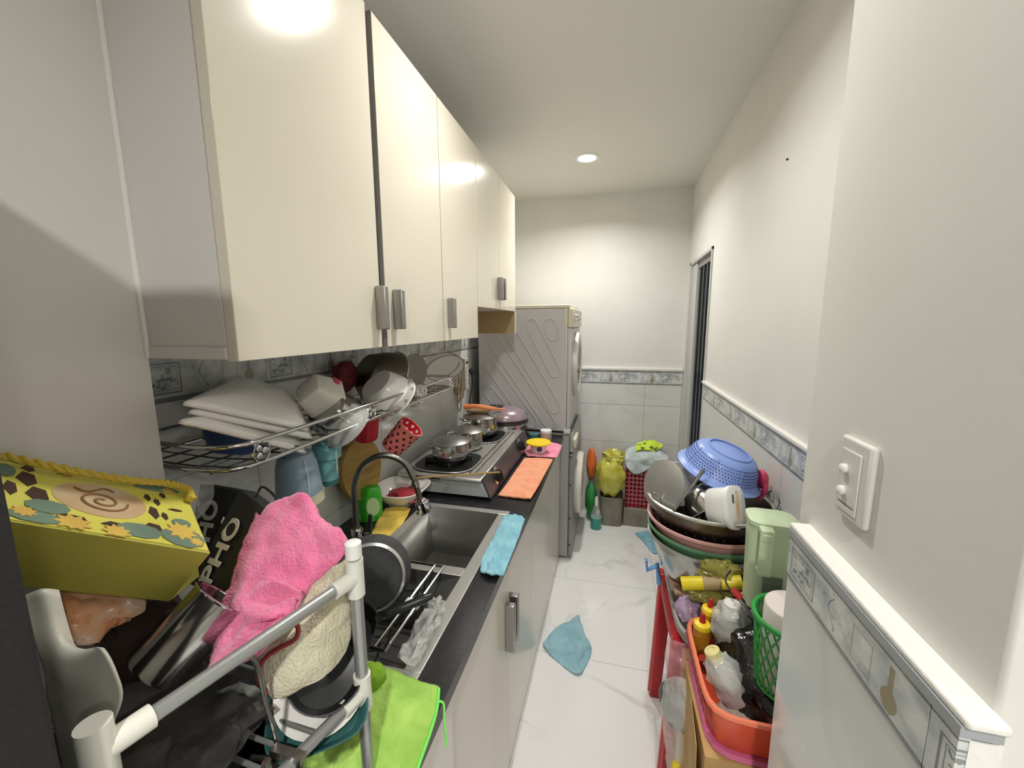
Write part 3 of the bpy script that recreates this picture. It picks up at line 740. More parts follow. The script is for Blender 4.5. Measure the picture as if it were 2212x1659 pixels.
solo('blue_cloth', 'light blue wrung cloth lying on the sink front edge', 'cloth', patch([[at(1090, 1114, z=.832), at(1112, 1112, z=.836), at(1134, 1121, z=.834)], [at(1076, 1140, z=.834), at(1100, 1145, z=.838), at(1124, 1150, z=.834)], [at(1058, 1175, z=.834), at(1086, 1178, z=.838), at(1110, 1188, z=.834)], [at(1042, 1208, z=.834), at(1070, 1215, z=.838), at(1097, 1218, z=.835)], [at(1038, 1236, z=.83), at(1062, 1240, z=.836), at(1088, 1244, z=.83)]], .006, 70, 9), 'blue_cloth', solid=.005)

# ------------------------------------------------------------------ sink contents
t = thing('dish_basket', 'steel wire dish basket sitting in the near sink bowl', 'dish basket', (0, 0, CT))
for x in (.25, .43, .455):
    part('side_rail', G().tube([(x, .625, .03), (x, .915, .03)], .0035, 8), 'chrome', t)
for y in (.626, .914): part('end_rail', G().tube([(.25, y, .03), (.455, y, .03)], .0035, 8), 'chrome', t)
for k in range(7):
    y = .65 + .042 * k
    part('wire', G().tube(curve([(.252, y, .028), (.27, y, -.03), (.34, y, -.05), (.41, y, -.03), (.43, y, .028)], 5), .0022, 6), 'steel_dull', t)
part('clip', G().box(.425, .462, .75, .775, .024, .037), 'white_plastic', t, bevel=.003)
c_ = at(800, 1250, y=.75)
t = thing('saucepan', 'grey nonstick pan propped upright in the sink basket', 'pan', c_, axis=(.42, -.86, .3))
part('bowl', G().lathe([(0, .0), (.07, .0), (.077, -.006), (.088, -.05), (.09, -.052), (.082, -.05), (.068, -.006), (0, -.006)], 40), 'nonstick', t)
part('rim', G().lathe([(.072, .0005), (.078, -.0045), (.079, -.004), (.073, .0015)], 40), 'steel_rim', t)
t = thing('frying_pan', 'black frying pan with long handle lying over the sink basket', 'pan', (.36, .60, .862), rot=(.06, -.1, .65))
part('pan', G().lathe([(0, 0), (.07, 0), (.076, .004), (.088, .032), (.085, .032), (.072, .006), (0, .004)], 36), 'nonstick_black', t)
part('handle', G().tube(curve([(.082, 0, .026), (.11, 0, .03), (.15, 0, .032), (.2, 0, .035)], 5), [.007] * 4 + [.009] * 8 + [.010] * 2 + [.009, .006], 10), 'black_plastic', t)
t_ = solo('clear_bag', 'crumpled clear plastic bag at the front edge of near sink bowl', 'plastic bag', patch([[at(935, 1285, z=.835), at(955, 1290, z=.85), at(965, 1300, z=.83)], [at(905, 1335, z=.85), at(930, 1345, z=.87), at(945, 1350, z=.84)], [at(880, 1385, z=.84), at(900, 1395, z=.86), at(920, 1400, z=.835)], [at(858, 1420, z=.835), at(880, 1435, z=.85), at(895, 1440, z=.832)]], .012, 40, 3), 'plastic_film')

# ------------------------------------------------------------------ wall dish rack
t = thing('wall_dish_rack', 'wall-mounted chrome wire dish rack under the wall cabinets', 'dish rack', (0, 0, 0))
RXF = .272; RZT, RZB = 1.288, 1.248; RY0, RY1 = .50, 1.47
def rail(z, x0=.01):
    return curve([(x0, RY0 - .0, z + .006), (x0 + .1, RY0, z + .003), (RXF - .05, RY0 + .004, z), (RXF - .01, RY0 + .03, z), (RXF, RY0 + .08, z), (RXF, RY0 + .3, z), (RXF, RY1 - .08, z), (RXF - .01, RY1 - .02, z), (RXF - .05, RY1, z), (x0, RY1, z)], 6)
part('upper_rail', G().tube(rail(RZT), .0042, 10), 'chrome', t)
part('lower_rail', G().tube(rail(RZB), .0042, 10), 'chrome', t)
for x in (.012,):
    part('back_rail', G().tube([(x, RY0, RZT), (x, RY1, RZT)], .0035, 8), 'chrome', t)
    part('back_rail', G().tube([(x, RY0, RZB), (x, RY1, RZB)], .0035, 8), 'chrome', t)
for k in range(4): part('long_wire', G().tube([(.06 + .055 * k, RY0 + .002, RZB - .004), (.06 + .055 * k, RY1 - .002, RZB - .004)], .002, 6), 'steel_dull', t)
for k in range(22):
    y = RY0 + .03 + k * .043
    part('cross_wire', G().tube([(.012, y, RZB - .002), (.15, y, RZB - .006), (RXF - .002, y, RZB)], .0017, 6), 'steel_dull', t)
for y in (.56, .90, 1.19, 1.43):
    m_ = part('medallion', G().tube([(RXF + .001, y + .017 * math.cos(a), (RZT + RZB) / 2 + .019 * math.sin(a)) for a in [2 * math.pi * k / 20 for k in range(20)]], .0025, 6, closed=True), 'chrome', t)
    for a in (0, 2.1, 4.2): part('petal', G().blob((RXF + .001, y + .008 * math.cos(a), (RZT + RZB) / 2 + .008 * math.sin(a)), .003, .0065, .0065, 1, 0), 'chrome', m_)

# plates: rectangular with lifted pointed ends
def plate(label, A, B, C_, D, lift, th=.006):
    A, B, C_, D = [Vector(p) for p in (A, B, C_, D)]
    n_ = (B - A).cross(D - A).normalized()
    if n_.z < 0: n_ = -n_
    def fn(a, c):
        p = (A * (1 - a) + B * a) * (1 - c) + (D * (1 - a) + C_ * a) * c
        e = max(abs(2 * a - 1), abs(2 * c - 1))
        return p + n_ * lift * (e ** 3)
    o = solo('plate', label, 'plate', G().grid(fn, 20, 20), 'porcelain', solid=th, bevel=0)
    return o
plate('topmost white rectangular plate of the tilted pile on wall rack', at(412, 850, x=.275), at(525, 803, x=.06), at(636, 832, x=.05), at(677, 914, x=.265), -.018)
plate('middle white rectangular plate of the tilted pile on wall rack', at(420, 873, x=.27), at(530, 830, x=.06), at(640, 855, x=.05), at(682, 936, x=.262), -.014)
plate('lowest white rectangular plate of the tilted pile on wall rack', at(408, 886, x=.285), at(520, 850, x=.06), at(640, 880, x=.05), at(672, 962, x=.262), -.02)
solo('blue_box', 'dark blue plastic box under the white plates on rack', 'box', G().lathe([(.06, 0), (.065, .005), (.07, .045), (.066, .045), (.06, .006), (0, .006)], 32, sq=5, sx=.8, sy=1.25), 'blue_box', loc=(.16, .66, 1.246))

def bowlprof(r_, h, base=.5, th=.004):
    return [(0, 0), (r_ * base, 0), (r_ * base * 1.1, h * .1), (r_ * .85, h * .55), (r_, h), (r_ - th, h), (r_ * .85 - th, h * .55), (r_ * base, h * .1 + th), (0, h * .08 + th)]
c_ = at(662, 838, x=.17)
t = thing('square_bowl', 'white square bowl with pink flower tipped over on rack', 'bowl', c_, axis=(.25, .75, -.6), spin=.7)
part('shell', G().lathe([(0, 0), (.03, 0), (.034, .003), (.046, .048), (.05, .068), (.047, .068), (.043, .048), (.03, .007), (0, .007)], 40, sq=5), 'porcelain_warm', t)
part('flower', G().blob((0, 0, 0),   .014, .012, .0025, 2, .2, mx=Matrix.Translation((.022, .0465, .054))@Matrix.Rotation(math.pi/2,4,'X')), 'enamel_pink', t)
c_ = at(700, 880, x=.2)
t = thing('square_container', 'steel square container tipped over beside the flowered bowl', 'container', c_, axis=(.2, .7, -.68), spin=.7)
part('shell', G().lathe([(0, 0), (.045, 0), (.05, .005), (.056, .07), (.062, .072), (.062, .074), (.054, .073), (.047, .008), (0, .006)], 40, sq=4), 'steel', t)
c_ = at(720, 895, x=.22)
solo('glass_bowl', 'clear glass bowl with thick rim lying on the rack rail', 'bowl', G().lathe(bowlprof(.065, .05, .6, .005), 36), 'glass_clear', loc=c_, axis=(.25, .65, -.7))
c_ = at(787, 800, x=.11)
t = thing('steel_basin', 'large tarnished steel bowl tipped on its side on rack', 'bowl', c_, axis=(.4, .75, -.5))
part('shell', G().lathe(bowlprof(.105, .085, .55, .003), 44), 'steel_brown', t)
part('rim', G().lathe([(.104, .083), (.11, .084), (.11, .087), (.103, .0875)], 44), 'steel_rim', t)
c_ = at(812, 828, x=.19)
t = thing('enamel_bowl', 'white enamel bowl with grey floral band tipped against the steel bowl', 'bowl', c_, axis=(.3, .62, -.72))
part('shell', G().lathe(bowlprof(.085, .08, .6, .004), 44), 'porcelain', t)
part('band', G().lathe([(.0795, .056), (.0852, .0745), (.0858, .0742), (.0802, .0557)], 44), 'flower_grey', t)
for k in range(12):
    a = 2 * math.pi * k / 12
    part('leaf', G().blob((.0832 * math.cos(a), .0832 * math.sin(a), .066), .006, .006, .004, k, .2, nu=8, nv=6), 'rim_grey', t)
c_ = at(896, 808, x=.12)
solo('plate', 'plain round white plate standing upright behind the enamel bowl', 'plate', G().lathe([(0, 0), (.05, .0), (.078, .012), (.08, .014), (.05, .004), (0, .004)], 40), 'porcelain', loc=c_, axis=(-.35, -.9, .25))
c_ = at(886, 846, x=.2)
solo('small_bowl', 'small white bowl lying under the enamel bowl on rack', 'bowl', G().lathe(bowlprof(.045, .035, .5, .003), 30), 'porcelain', loc=c_, axis=(.3, .7, -.5))
for i, (px, py, x) in enumerate(((952, 792, .10), (962, 798, .125))):
    c_ = at(px, py, x=x)
    t = thing('oval_platter', ['white oval platter with grey rim, rearmost at rack end', 'white oval platter with grey rim, foremost at rack end'][i], 'platter', c_, axis=(.4, -.6, .66), spin=.5)
    part('dish', G().lathe([(0, 0), (.06, 0), (.086, .01), (.088, .012), (.06, .004), (0, .004)], 44, sx=1.12, sy=.72), 'porcelain', t)
    part('rim_band', G().lathe([(.079, .0085), (.0875, .0125), (.089, .0135), (.0885, .0098), (.079, .0062)], 44, sx=1.12, sy=.72), 'rim_grey', t)
solo('red_cloth', 'dark maroon cloth bundled behind the steel bowl on rack', 'cloth', G().blob(at(745, 812, x=.07), .03, .045, .045, 5, .2), 'maroon')
0 and solo('small_cup', 'small white cup hanging under rack end near the socket strip', 'cup', G().lathe(bowlprof(.025, .03, .6, .003), 24), 'porcelain', loc=at(963, 838, x=.2), axis=(.3, -.2, -1))

# hanging below the rack
t = thing('hanging_mug', 'pale blue plastic pitcher with cream rim hanging upside down', 'pitcher', at(648, 1055, x=.17) + Vector((0, 0, -.03)), rot=(0.05, 0, 0))
part('body', G().lathe([(.05, .022), (.05, .03), (.044, .09), (.036, .118), (.02, .126), (0, .127), (0, .122), (.034, .11), (.046, .03)], 30), 'mug_blue', t)
part('rim', G().lathe([(.053, 0), (.053, .022), (.047, .022), (.047, 0)], 30), 'mug_cream', t)
part('string', G().tube(curve([(.046, -.02, .03), (.047, -.02, .07), (.04, -.018, .11)], 5), .0012, 6), 'white_plastic', t)
t = thing('hanging_cup', 'teal plastic cup hanging upside down next to wooden board', 'cup', at(708, 1043, x=.17), rot=(0, .05, 0))
part('body', G().lathe([(.027, .014), (.027, .07), (.035, .072), (.035, .108), (.028, .112), (0, .113)], 28), 'cup_teal', t)
part('bottom', G().lathe([(.0265, 0), (.028, .0135), (0, .0135)], 28), 'cup_teal_dark', t)
part('string', G().tube(curve([(.036, -.012, .1), (.037, -.01, .05), (.03, .0, .03)], 5), .0012, 6), 'white_plastic', t)
t = thing('cutting_board', 'round wooden cutting board leaning on the wall below rack', 'cutting board', at(780, 1012, x=.045), axis=(1, -.02, .1))
part('disc', G().lathe([(0, -.009), (.105, -.009), (.108, -.005), (.108, .005), (.105, .009), (0, .009)], 48), 'wood_board', t)
def holder(label, base, axis, r_, h, mat, dots, inner):
    t = thing('utensil_holder', label, 'utensil holder', base, axis=axis)
    part('shell', G().lathe([(0, 0), (r_ * .85, 0), (r_, h), (r_ - .003, h), (r_ * .85 - .003, .003), (0, .003)], 32), mat, t)
    part('lining', G().lathe([(r_ * .86 - .0045, .004), (r_ - .0045, h - .001), (r_ - .0035, h - .001), (r_ * .86 - .0035, .004)], 32), inner, t)
    for j in range(5):
        for k in range(10):
            a = 2 * math.pi * (k + .5 * (j % 2)) / 10; z = h * (.14 + .18 * j); rr = r_ * (.85 + .15 * z / h)
            mx = axis_mx((rr * math.cos(a), rr * math.sin(a), z), axis=(math.cos(a), math.sin(a), 0))
            part('hole', G().lathe([(0, -.0005), (.0052, -.0005), (.0052, .0006), (0, .0006)], 8, mx=mx), 'dark_hole', t)
            mx2 = axis_mx(((rr - .0045) * math.cos(a), (rr - .0045) * math.sin(a), z), axis=(-math.cos(a), -math.sin(a), 0))
            part('hole_light', G().lathe([(0, -.0005), (.0052, -.0005), (.0052, .0008), (0, .0008)], 8, mx=mx2), 'dot_white', t)  # white discs paint the light that comes through the holes
    return t
holder('pink-red perforated utensil holder hanging tilted from rack', at(846, 968, x=.2), (.62, .1, .66), .042, .1, 'pink_red', True, 'red_plastic')
t = thing('utensil_holder', 'dark red ribbed utensil holder hanging behind wooden board', 'utensil holder', at(790, 945, x=.15), rot=(.2, .2, 0))
part('shell', G().lathe([(0, 0), (.034, 0), (.04, .08), (.036, .08), (.03, .004), (0, .004)], 40, wav=.03, wn=14), 'red_plastic', t)

# ------------------------------------------------------------------ near pipe rack with its load
t = thing('pipe_rack', 'grey pipe drying rack with white plastic joints on near worktop', 'drying rack', (0, 0, CT))
WMp = Matrix.Translation((0, 0, CT)); WM[t.name] = WMp
PA, PB, PC, PD = Vector((.552, .425, 0)), Vector((.492, .182, 0)), Vector((.205, .44, 0)), Vector((.185, .2, 0))
ZU, ZL = 1.158, .985
def up(p, z): return (p.x, p.y, z)
for i, p in enumerate((PA, PB, PC, PD)):
    pt_ = (1.19, 1.164, 1.0, 1.0)[i]
    po = part('post', G().tube([up(p, CT), up(p, pt_)], .0085, 14), 'pipe_grey', t, world=True)
    part('cap', G().lathe([(.0105, 0), (.0105, .02), (.008, .022), (0, .022)], 18, mx=Matrix.Translation(up(p, pt_ - .003))), 'white_plastic', t, world=True)
    part('foot', G().lathe([(.0115, 0), (.0115, .015), (.0088, .016)], 18, mx=Matrix.Translation(up(p, CT))), 'joint_white', t, world=True)
def pipe(a, c, z, name='rail', r_=.0075):
    part(name, G().tube([up(a, z), up(c, z)], r_, 12), 'pipe_grey', t, world=True)
for z in (ZU, ZL):
    pipe(PA, PB, z)
    if z == ZL: pipe(PC, PD, z); pipe(PB, PD, z); pipe(PA, PC, z)
    for p, nb in (((PA, (PB, PC)), (PB, (PA, PD)), (PC, (PA, PD)), (PD, (PB, PC))) if z == ZL else ((PA, (PB,)), (PB, (PA,)))):
        part('joint', G().tube([up(p, z - .026), up(p, z + .026)], .0115, 16), 'joint_white', t, world=True)
        for q in nb:
            d_ = (q - p).normalized() * .034
            part('joint_arm', G().tube([up(p, z), up(p + d_, z)], .0105, 14), 'joint_white', t, world=True)
for k in range(9):
    f_ = (k + .7) / 9.6
    part('shelf_rod', G().tube([up(PA.lerp(PB, f_), ZL + .002), up(PC.lerp(PD, f_), ZL + .002)], .003, 8), 'pipe_grey', t, world=True)

# pink towel, beige towel
ROW = lambda *p: [at(a, b_, y=c_) for a, b_, c_ in p]
solo('pink_towel', 'fluffy pink towel draped over the pipe rack rail', 'towel', patch([
    ROW((556, 1105, .49), (610, 1080, .50), (660, 1068, .50), (690, 1125, .49)),
    ROW((530, 1170, .45), (590, 1150, .455), (655, 1140, .46), (742, 1152, .458)),
    ROW((500, 1250, .41), (560, 1240, .41), (640, 1225, .42), (748, 1192, .44)),
    ROW((478, 1330, .375), (545, 1310, .37), (620, 1290, .385), (690, 1250, .425)),
    ROW((462, 1400, .335), (520, 1385, .335), (590, 1350, .35), (655, 1290, .40)),
    ROW((442, 1470, .30), (500, 1445, .305), (570, 1405, .325), (640, 1335, .37))], .0055, 38, 2, 44, 44), 'pink_towel', solid=.006)
solo('pink_fold', 'small curled pink washcloth tucked under the larger pink towel', 'washcloth', patch([
    ROW((560, 1265, .385), (600, 1255, .385), (650, 1275, .39)),
    ROW((520, 1300, .365), (570, 1300, .375), (648, 1300, .385)),
    ROW((545, 1340, .355), (575, 1335, .35), (635, 1325, .37)),
    ROW((560, 1330, .36), (590, 1310, .368), (640, 1290, .378))], .004, 40, 12), 'pink_towel', solid=.006)
t = thing('beige_towel', 'beige terry towel hanging over the rack rail beside pink towel', 'towel', (.5, .4, 1.0))
part('cloth', patch([
    ROW((648, 1300, .40), (700, 1245, .425), (742, 1212, .428), (762, 1215, .44)),
    ROW((615, 1352, .375), (670, 1320, .39), (720, 1300, .405), (758, 1300, .43)),
    ROW((575, 1400, .355), (630, 1400, .36), (700, 1380, .385), (752, 1385, .42)),
    ROW((558, 1450, .345), (610, 1452, .35), (680, 1440, .372), (735, 1420, .405)),
    ROW((592, 1505, .345), (622, 1500, .35), (662, 1478, .365), (712, 1442, .39))], .0055, 32, 4, 40, 40), 'beige_towel', t, world=True, solid=.006)
part('cord', G().tube(curve(ROW((585, 1335, .365), (615, 1338, .365), (642, 1352, .365), (638, 1380, .358), (600, 1402, .348), (570, 1425, .338), (556, 1460, .336), (575, 1500, .338)), 6), .0028, 8), 'red_cord', t, world=True)

# yellow gift bag
t = thing('gift_bag', 'yellow paper gift bag with floral print lying on rack load', 'gift bag', (.27, .36, 1.12))
A_, B_, C_ = at(-10, 993, y=.302), at(398, 1056, y=.47), at(455, 1195, y=.37)
n0 = (B_ - A_).cross(C_ - A_); rd = at(-8, 1122, y=.262) - CAM
D_ = CAM + rd * ((A_ - CAM).dot(n0) / rd.dot(n0))
print('gift D', D_)
Dl, Cl, Bl = at(30, 1266, y=.262), at(365, 1300, y=.355), at(432, 1245, y=.425); Al = A_ + (Dl - D_)
part('body', G().hexa([Al, Dl, Cl, Bl], [A_, D_, C_, B_]), 'gift_yellow', t, world=True, bevel=.0012)
nT = (B_ - A_).cross(D_ - A_).normalized()
if nT.z < 0: nT = -nT
def TP(u_, v_, h=.0012):   # u: left to right, v: back to front on the printed side
    return (A_ * (1 - u_) + B_ * u_) * (1 - v_) + (D_ * (1 - u_) + C_ * u_) * v_ + nT * h
def decal(name, poly, mat, h=.0012):
    n = len(poly); g = G()
    g.add([TP(a, c, h) for a, c in poly] + [TP(a, c, h - .0007) for a, c in poly], [tuple(range(n)), tuple(reversed(range(n, 2 * n)))] + [(i, (i + 1) % n, n + (i + 1) % n, n + i) for i in range(n)])
    return part(name, g, mat, t, world=True, smooth=0)
decal('printed_side', [(.01, .02), (.99, .02), (.99, .98), (.01, .98)], 'gift_light', .001)
ell = lambda cu, cv, ru, rv, n=32: [(cu + ru * math.cos(2 * math.pi * k / n), cv + rv * math.sin(2 * math.pi * k / n)) for k in range(n)]
decal('medallion', ell(.46, .47, .235, .27), 'gift_tan', .0017)
sw = [TP(.46 + .13 * (1 - k / 40) * math.cos(k * .33), .5 + .16 * (1 - k / 40) * math.sin(k * .33), .0022) for k in range(36)]
part('swirl', G().tube(sw, .0016, 5), 'gift_brown', t, world=True)
part('swirl', G().tube([TP(.33 + .2 * k / 10, .33 + .05 * math.sin(k * .6), .0022) for k in range(11)], .0016, 5), 'gift_brown', t, world=True)
for (u_, v_, s_, e_) in ((.12, .3, .045, .13), (.16, .55, .05, .13), (.13, .1, .03, .06), (.3, .83, .07, .05), (.5, .84, .07, .05), (.72, .3, .02, .06), (.77, .36, .02, .06), (.73, .55, .03, .1), (.79, .58, .02, .06), (.05, .5, .03, .12), (.7, .78, .05, .06), (.82, .22, .02, .05), (.87, .45, .045, .02)):
    decal('lattice_gap', [(u_ - s_, v_), (u_ - s_ * .3, v_ - e_), (u_ + s_ * .8, v_ - e_ * .7), (u_ + s_, v_ + e_ * .4), (u_ + s_ * .1, v_ + e_)], 'gift_dark', .0017)
for (u_, v_, ru, rv) in ((.2, .72, .1, .1), (.62, .86, .12, .1), (.86, .86, .13, .13), (.88, .65, .06, .06), (.15, .9, .12, .08), (.8, .1, .15, .06), (.03, .2, .05, .12)):
    decal('leaf', ell(u_, v_, ru, rv, 9), 'gift_teal', .0021)
for (u_, v_, R_) in ((.3, .9, .12), (.5, .93, .1), (.86, .78, .13), (.93, .9, .06), (.1, .85, .08), (.3, .06, .08), (.87, .12, .06)):
    decal('flower', [(u_ + R_ * (1 if k % 2 else .62) * math.cos(k * math.pi / 9) * .75, min(.99, max(.01, v_ + R_ * (1 if k % 2 else .62) * math.sin(k * math.pi / 9)))) for k in range(18)], 'gift_petal', .0025)
rp = curve([TP(.0, .1, .012), TP(.3, .16, .012), (TP(.6, .16, .012)), TP(.85, .1, .012), TP(.97, .16, .012), TP(.99, .28, .008)], 14)
for ph in (0, math.pi):
    hp = [p + Vector((0, math.cos(i * 1.1 + ph), math.sin(i * 1.1 + ph))) * .0026 for i, p in enumerate(rp)]
    part('rope_handle', G().tube(hp, .0034, 7), 'rope', t, world=True)
part('rope_knot', G().blob(TP(.985, .27, .008), .007, .007, .006, 3, .2), 'rope', t, world=True)

# black paper bags with lettering
def paper_bag(label, BL, BR, TR, TL, depth, txt, size, tu, tv, strap):
    BL, BR, TR, TL = [Vector(p) for p in (BL, BR, TR, TL)]
    n_ = (BR - BL).cross(TL - BL).normalized()
    if n_.dot(CAM - BL) < 0: n_ = -n_
    t = thing('paper_bag', label, 'paper bag', (BL + BR) / 2 - n_ * depth / 2)
    o_ = -n_ * depth
    part('bag', G().hexa([BL, BR, BR + o_, BL + o_], [TL, TR, TR + o_, TL + o_]), 'bag_black', t, world=True, bevel=.002)
    X = (TL.lerp(TR, .5) - BL.lerp(BR, .5)).normalized(); Y = n_.cross(X).normalized()
    c_ = (BL.lerp(TL, tv)).lerp(BR.lerp(TR, tv), tu) + n_ * .0012
    mx = Matrix(((X.x, Y.x, n_.x, c_.x), (X.y, Y.y, n_.y, c_.y), (X.z, Y.z, n_.z, c_.z), (0, 0, 0, 1)))
    lo = lettering('lettering', txt, size, 'letter_white', t, WM[t.name].inverted() @ mx @ Matrix.Diagonal((1, 1.0, 1, 1)))
    if strap:
        part('strap', G().tube(curve([TL.lerp(TR, .35) + o_ * .3, TL.lerp(TR, .4) + X * .02 + o_ * .3, TL.lerp(TR, .9) + X * .016 + o_ * .3, TL.lerp(TR, .95) + o_ * .3], 6), .002, 8), 'black_plastic', t, world=True)
    return t
paper_bag('black paper bag with white lettering, further from pink towel', at(392, 1240, y=.50), at(462, 1275, y=.485), at(520, 1062, y=.545), at(432, 1046, y=.56), .03, 'PHỐ', .05, .42, .55, False)
paper_bag('black paper bag with white lettering, half under the pink towel', at(408, 1262, y=.435), at(500, 1300, y=.40), at(585, 1105, y=.485), at(518, 1056, y=.51), .03, 'PHỐ', .05, .33, .4, True)

# steel cup and other load
ca, cb = at(332, 1458, y=.302), at(478, 1292, y=.368)
ax = (cb - ca); L_ = ax.length
t = thing('steel_cup', 'shiny steel tumbler lying tilted below the gift bag', 'cup', ca, axis=ax.normalized())
part('body', G().lathe([(0, 0), (.031, 0), (.033, .003), (.0355, L_), (.034, L_), (.031, .005), (0, .004)], 40), 'steel', t)
part('rim', G().tube([(.0358 * math.cos(2 * math.pi * k / 40), .0358 * math.sin(2 * math.pi * k / 40), L_) for k in range(40)], .0018, 8, closed=True), 'chrome', t)
solo('snack_packet', 'orange and pink snack packet squeezed under the gift bag', 'packet', patch([ROW((120, 1272, .30), (200, 1278, .32), (315, 1292, .35)), ROW((135, 1310, .29), (210, 1325, .31), (310, 1320, .345)), ROW((150, 1370, .285), (205, 1372, .30), (250, 1345, .32)), ROW((165, 1395, .285), (200, 1392, .295), (215, 1370, .31))], .005, 40, 6), 'packet_orange', solid=.012)
solo('dark_bag', 'dark maroon plastic bag bulging behind the steel tumbler', 'plastic bag', G().blob(at(330, 1395, y=.385), .085, .05, .075, 6, .12, 3, 26, 18), 'maroon_bag')
solo('white_sleeve', 'folded white plastic sleeve propped at the end of pipe rack', 'plastic sleeve', patch([ROW((55, 1285, .232), (90, 1272, .24), (125, 1275, .25)), ROW((72, 1370, .226), (120, 1365, .236), (165, 1405, .244)), ROW((95, 1440, .224), (150, 1440, .228), (220, 1400, .24)), ROW((110, 1520, .222), (190, 1500, .226), (262, 1500, .236)), ROW((130, 1600, .224), (190, 1590, .226), (235, 1585, .232)), ROW((150, 1690, .226), (185, 1680, .228), (210, 1670, .23))], .002, 22, 3), 'white_plastic_warm', solid=.003)
solo('plastic_dome', 'clear domed plastic cover standing behind the gift bag', 'cover', G().lathe([(0, .03), (.03, .027), (.05, .012), (.055, 0), (.06, 0), (.06, .002), (.053, .002), (.049, .013), (.03, .029), (0, .032)], 30), 'plastic_clear', loc=at(372, 1075, y=.50), axis=(.5, -.5, .6))
solo('grey_bag', 'translucent grey plastic bag hanging inside the pipe rack', 'plastic bag', patch([ROW((470, 1480, .34), (520, 1470, .35), (560, 1480, .36)), ROW((460, 1540, .345), (515, 1530, .35), (575, 1540, .36)), ROW((455, 1600, .35), (500, 1590, .355), (560, 1570, .365)), ROW((450, 1650, .355), (480, 1630, .36), (520, 1600, .37))], .01, 35, 5), 'bag_grey')
solo('charcoal_bag', 'flat charcoal plastic bag spread over the lower tier rods', 'plastic bag', G().blob((0, 0, 0), .12, .09, .018, 14, .16, 2.5, 30, 14), 'charcoal', loc=(.36, .29, 1.012))
# hook and steel clip
t = thing('wire_hook', 'long bent steel wire hook hanging from the rack rail', 'hook', at(600, 1620, y=.33))
part('wire', G().tube(curve(ROW((490, 1440, .315), (512, 1412, .305), (540, 1416, .305), (558, 1450, .318), (572, 1510, .325), (590, 1570, .33), (602, 1628, .335)), 6), .0026, 8), 'steel_dull', t, world=True)
part('clip_plate', G().tube(ROW((590, 1620, .325), (655, 1640, .325)), .007, 4), 'aluminium', t, world=True)
part('clip_arm', G().tube(ROW((542, 1636, .32), (600, 1640, .325)), .003, 8), 'steel_dull', t, world=True)
part('clip_jaw', G().tube(ROW((575, 1645, .31), (578, 1690, .31)), .005, 8), 'aluminium', t, world=True)

# lower tier: pans, plate, tray
t = thing('wok', 'black frying pan lying on the lower tier of pipe rack', 'pan', at(705, 1452, y=.412), axis=(.5, -.45, .75))
part('pan', G().lathe([(0, -.01), (.03, -.01), (.042, .0), (.05, .016), (.048, .016), (.04, .003), (0, -.006)], 36), 'nonstick_black', t)
solo('white_dish', 'white dish lying on its side below the beige towel', 'plate', G().lathe([(0, 0), (.04, 0), (.056, .008), (.058, .01), (.04, .004), (0, .004)], 36), 'porcelain', loc=at(695, 1490, y=.408), axis=(.35, -.35, .87))
solo('teal_tray', 'dark teal plastic tray below the white dish', 'tray', G().lathe([(0, 0), (.05, 0), (.06, .012), (.062, .012), (.052, -.003), (0, -.004)], 36, sq=4), 'teal_plastic', loc=at(690, 1520, y=.40), axis=(.2, -.25, .93))
solo('black_pot', 'wide black cooking pot on the worktop under the pipe rack', 'pot', G().lathe([(0, 0), (.1, 0), (.11, .01), (.115, .085), (.12, .087), (.12, .09), (.111, .09), (.105, .012), (0, .01)], 40), 'nonstick_black', loc=(.33, .33, CT))
solo('yellow_sponge', 'yellow sponge lying under the rack beside the green cloth', 'sponge', G().blob((0, 0, 0), .024, .02, .03, 2, .08), 'sponge_yellow', loc=at(762, 1530, z=.9))
solo('green_sponge', 'round lime green sponge under the corner of the green cloth', 'sponge', G().blob((0, 0, 0), .022, .022, .022, 7, .06), 'sponge_green', loc=at(806, 1462, z=.875))
Z_ = lambda *p: [at(a, b_, z=c_) for a, b_, c_ in p]
t = thing('green_cloth', 'bright lime green cloth spread over the near worktop edge', 'cloth', (.53, .5, .83))
part('cloth', patch([Z_((790, 1425, .865), (870, 1455, .858), (947, 1487, .845)), Z_((770, 1480, .862), (850, 1510, .866), (942, 1530, .84)), Z_((730, 1545, .86), (830, 1570, .858), (928, 1580, .838)), Z_((675, 1605, .855), (800, 1625, .852), (905, 1645, .836)), Z_((650, 1660, .85), (790, 1700, .845), (888, 1710, .834))], .006, 30, 6, 36, 36), 'green_cloth', t, world=True, solid=.004)
part('hem', G().tube(curve(Z_((948, 1487, .849), (944, 1530, .844), (930, 1580, .842), (907, 1645, .84), (890, 1700, .838)), 6), .0028, 6), 'green_hem', t, world=True)
part('tie', G().tube(curve(Z_((944, 1515, .846), (958, 1520, .84), (960, 1560, .82), (965, 1612, .79)), 6), .002, 6), 'green_hem', t, world=True)

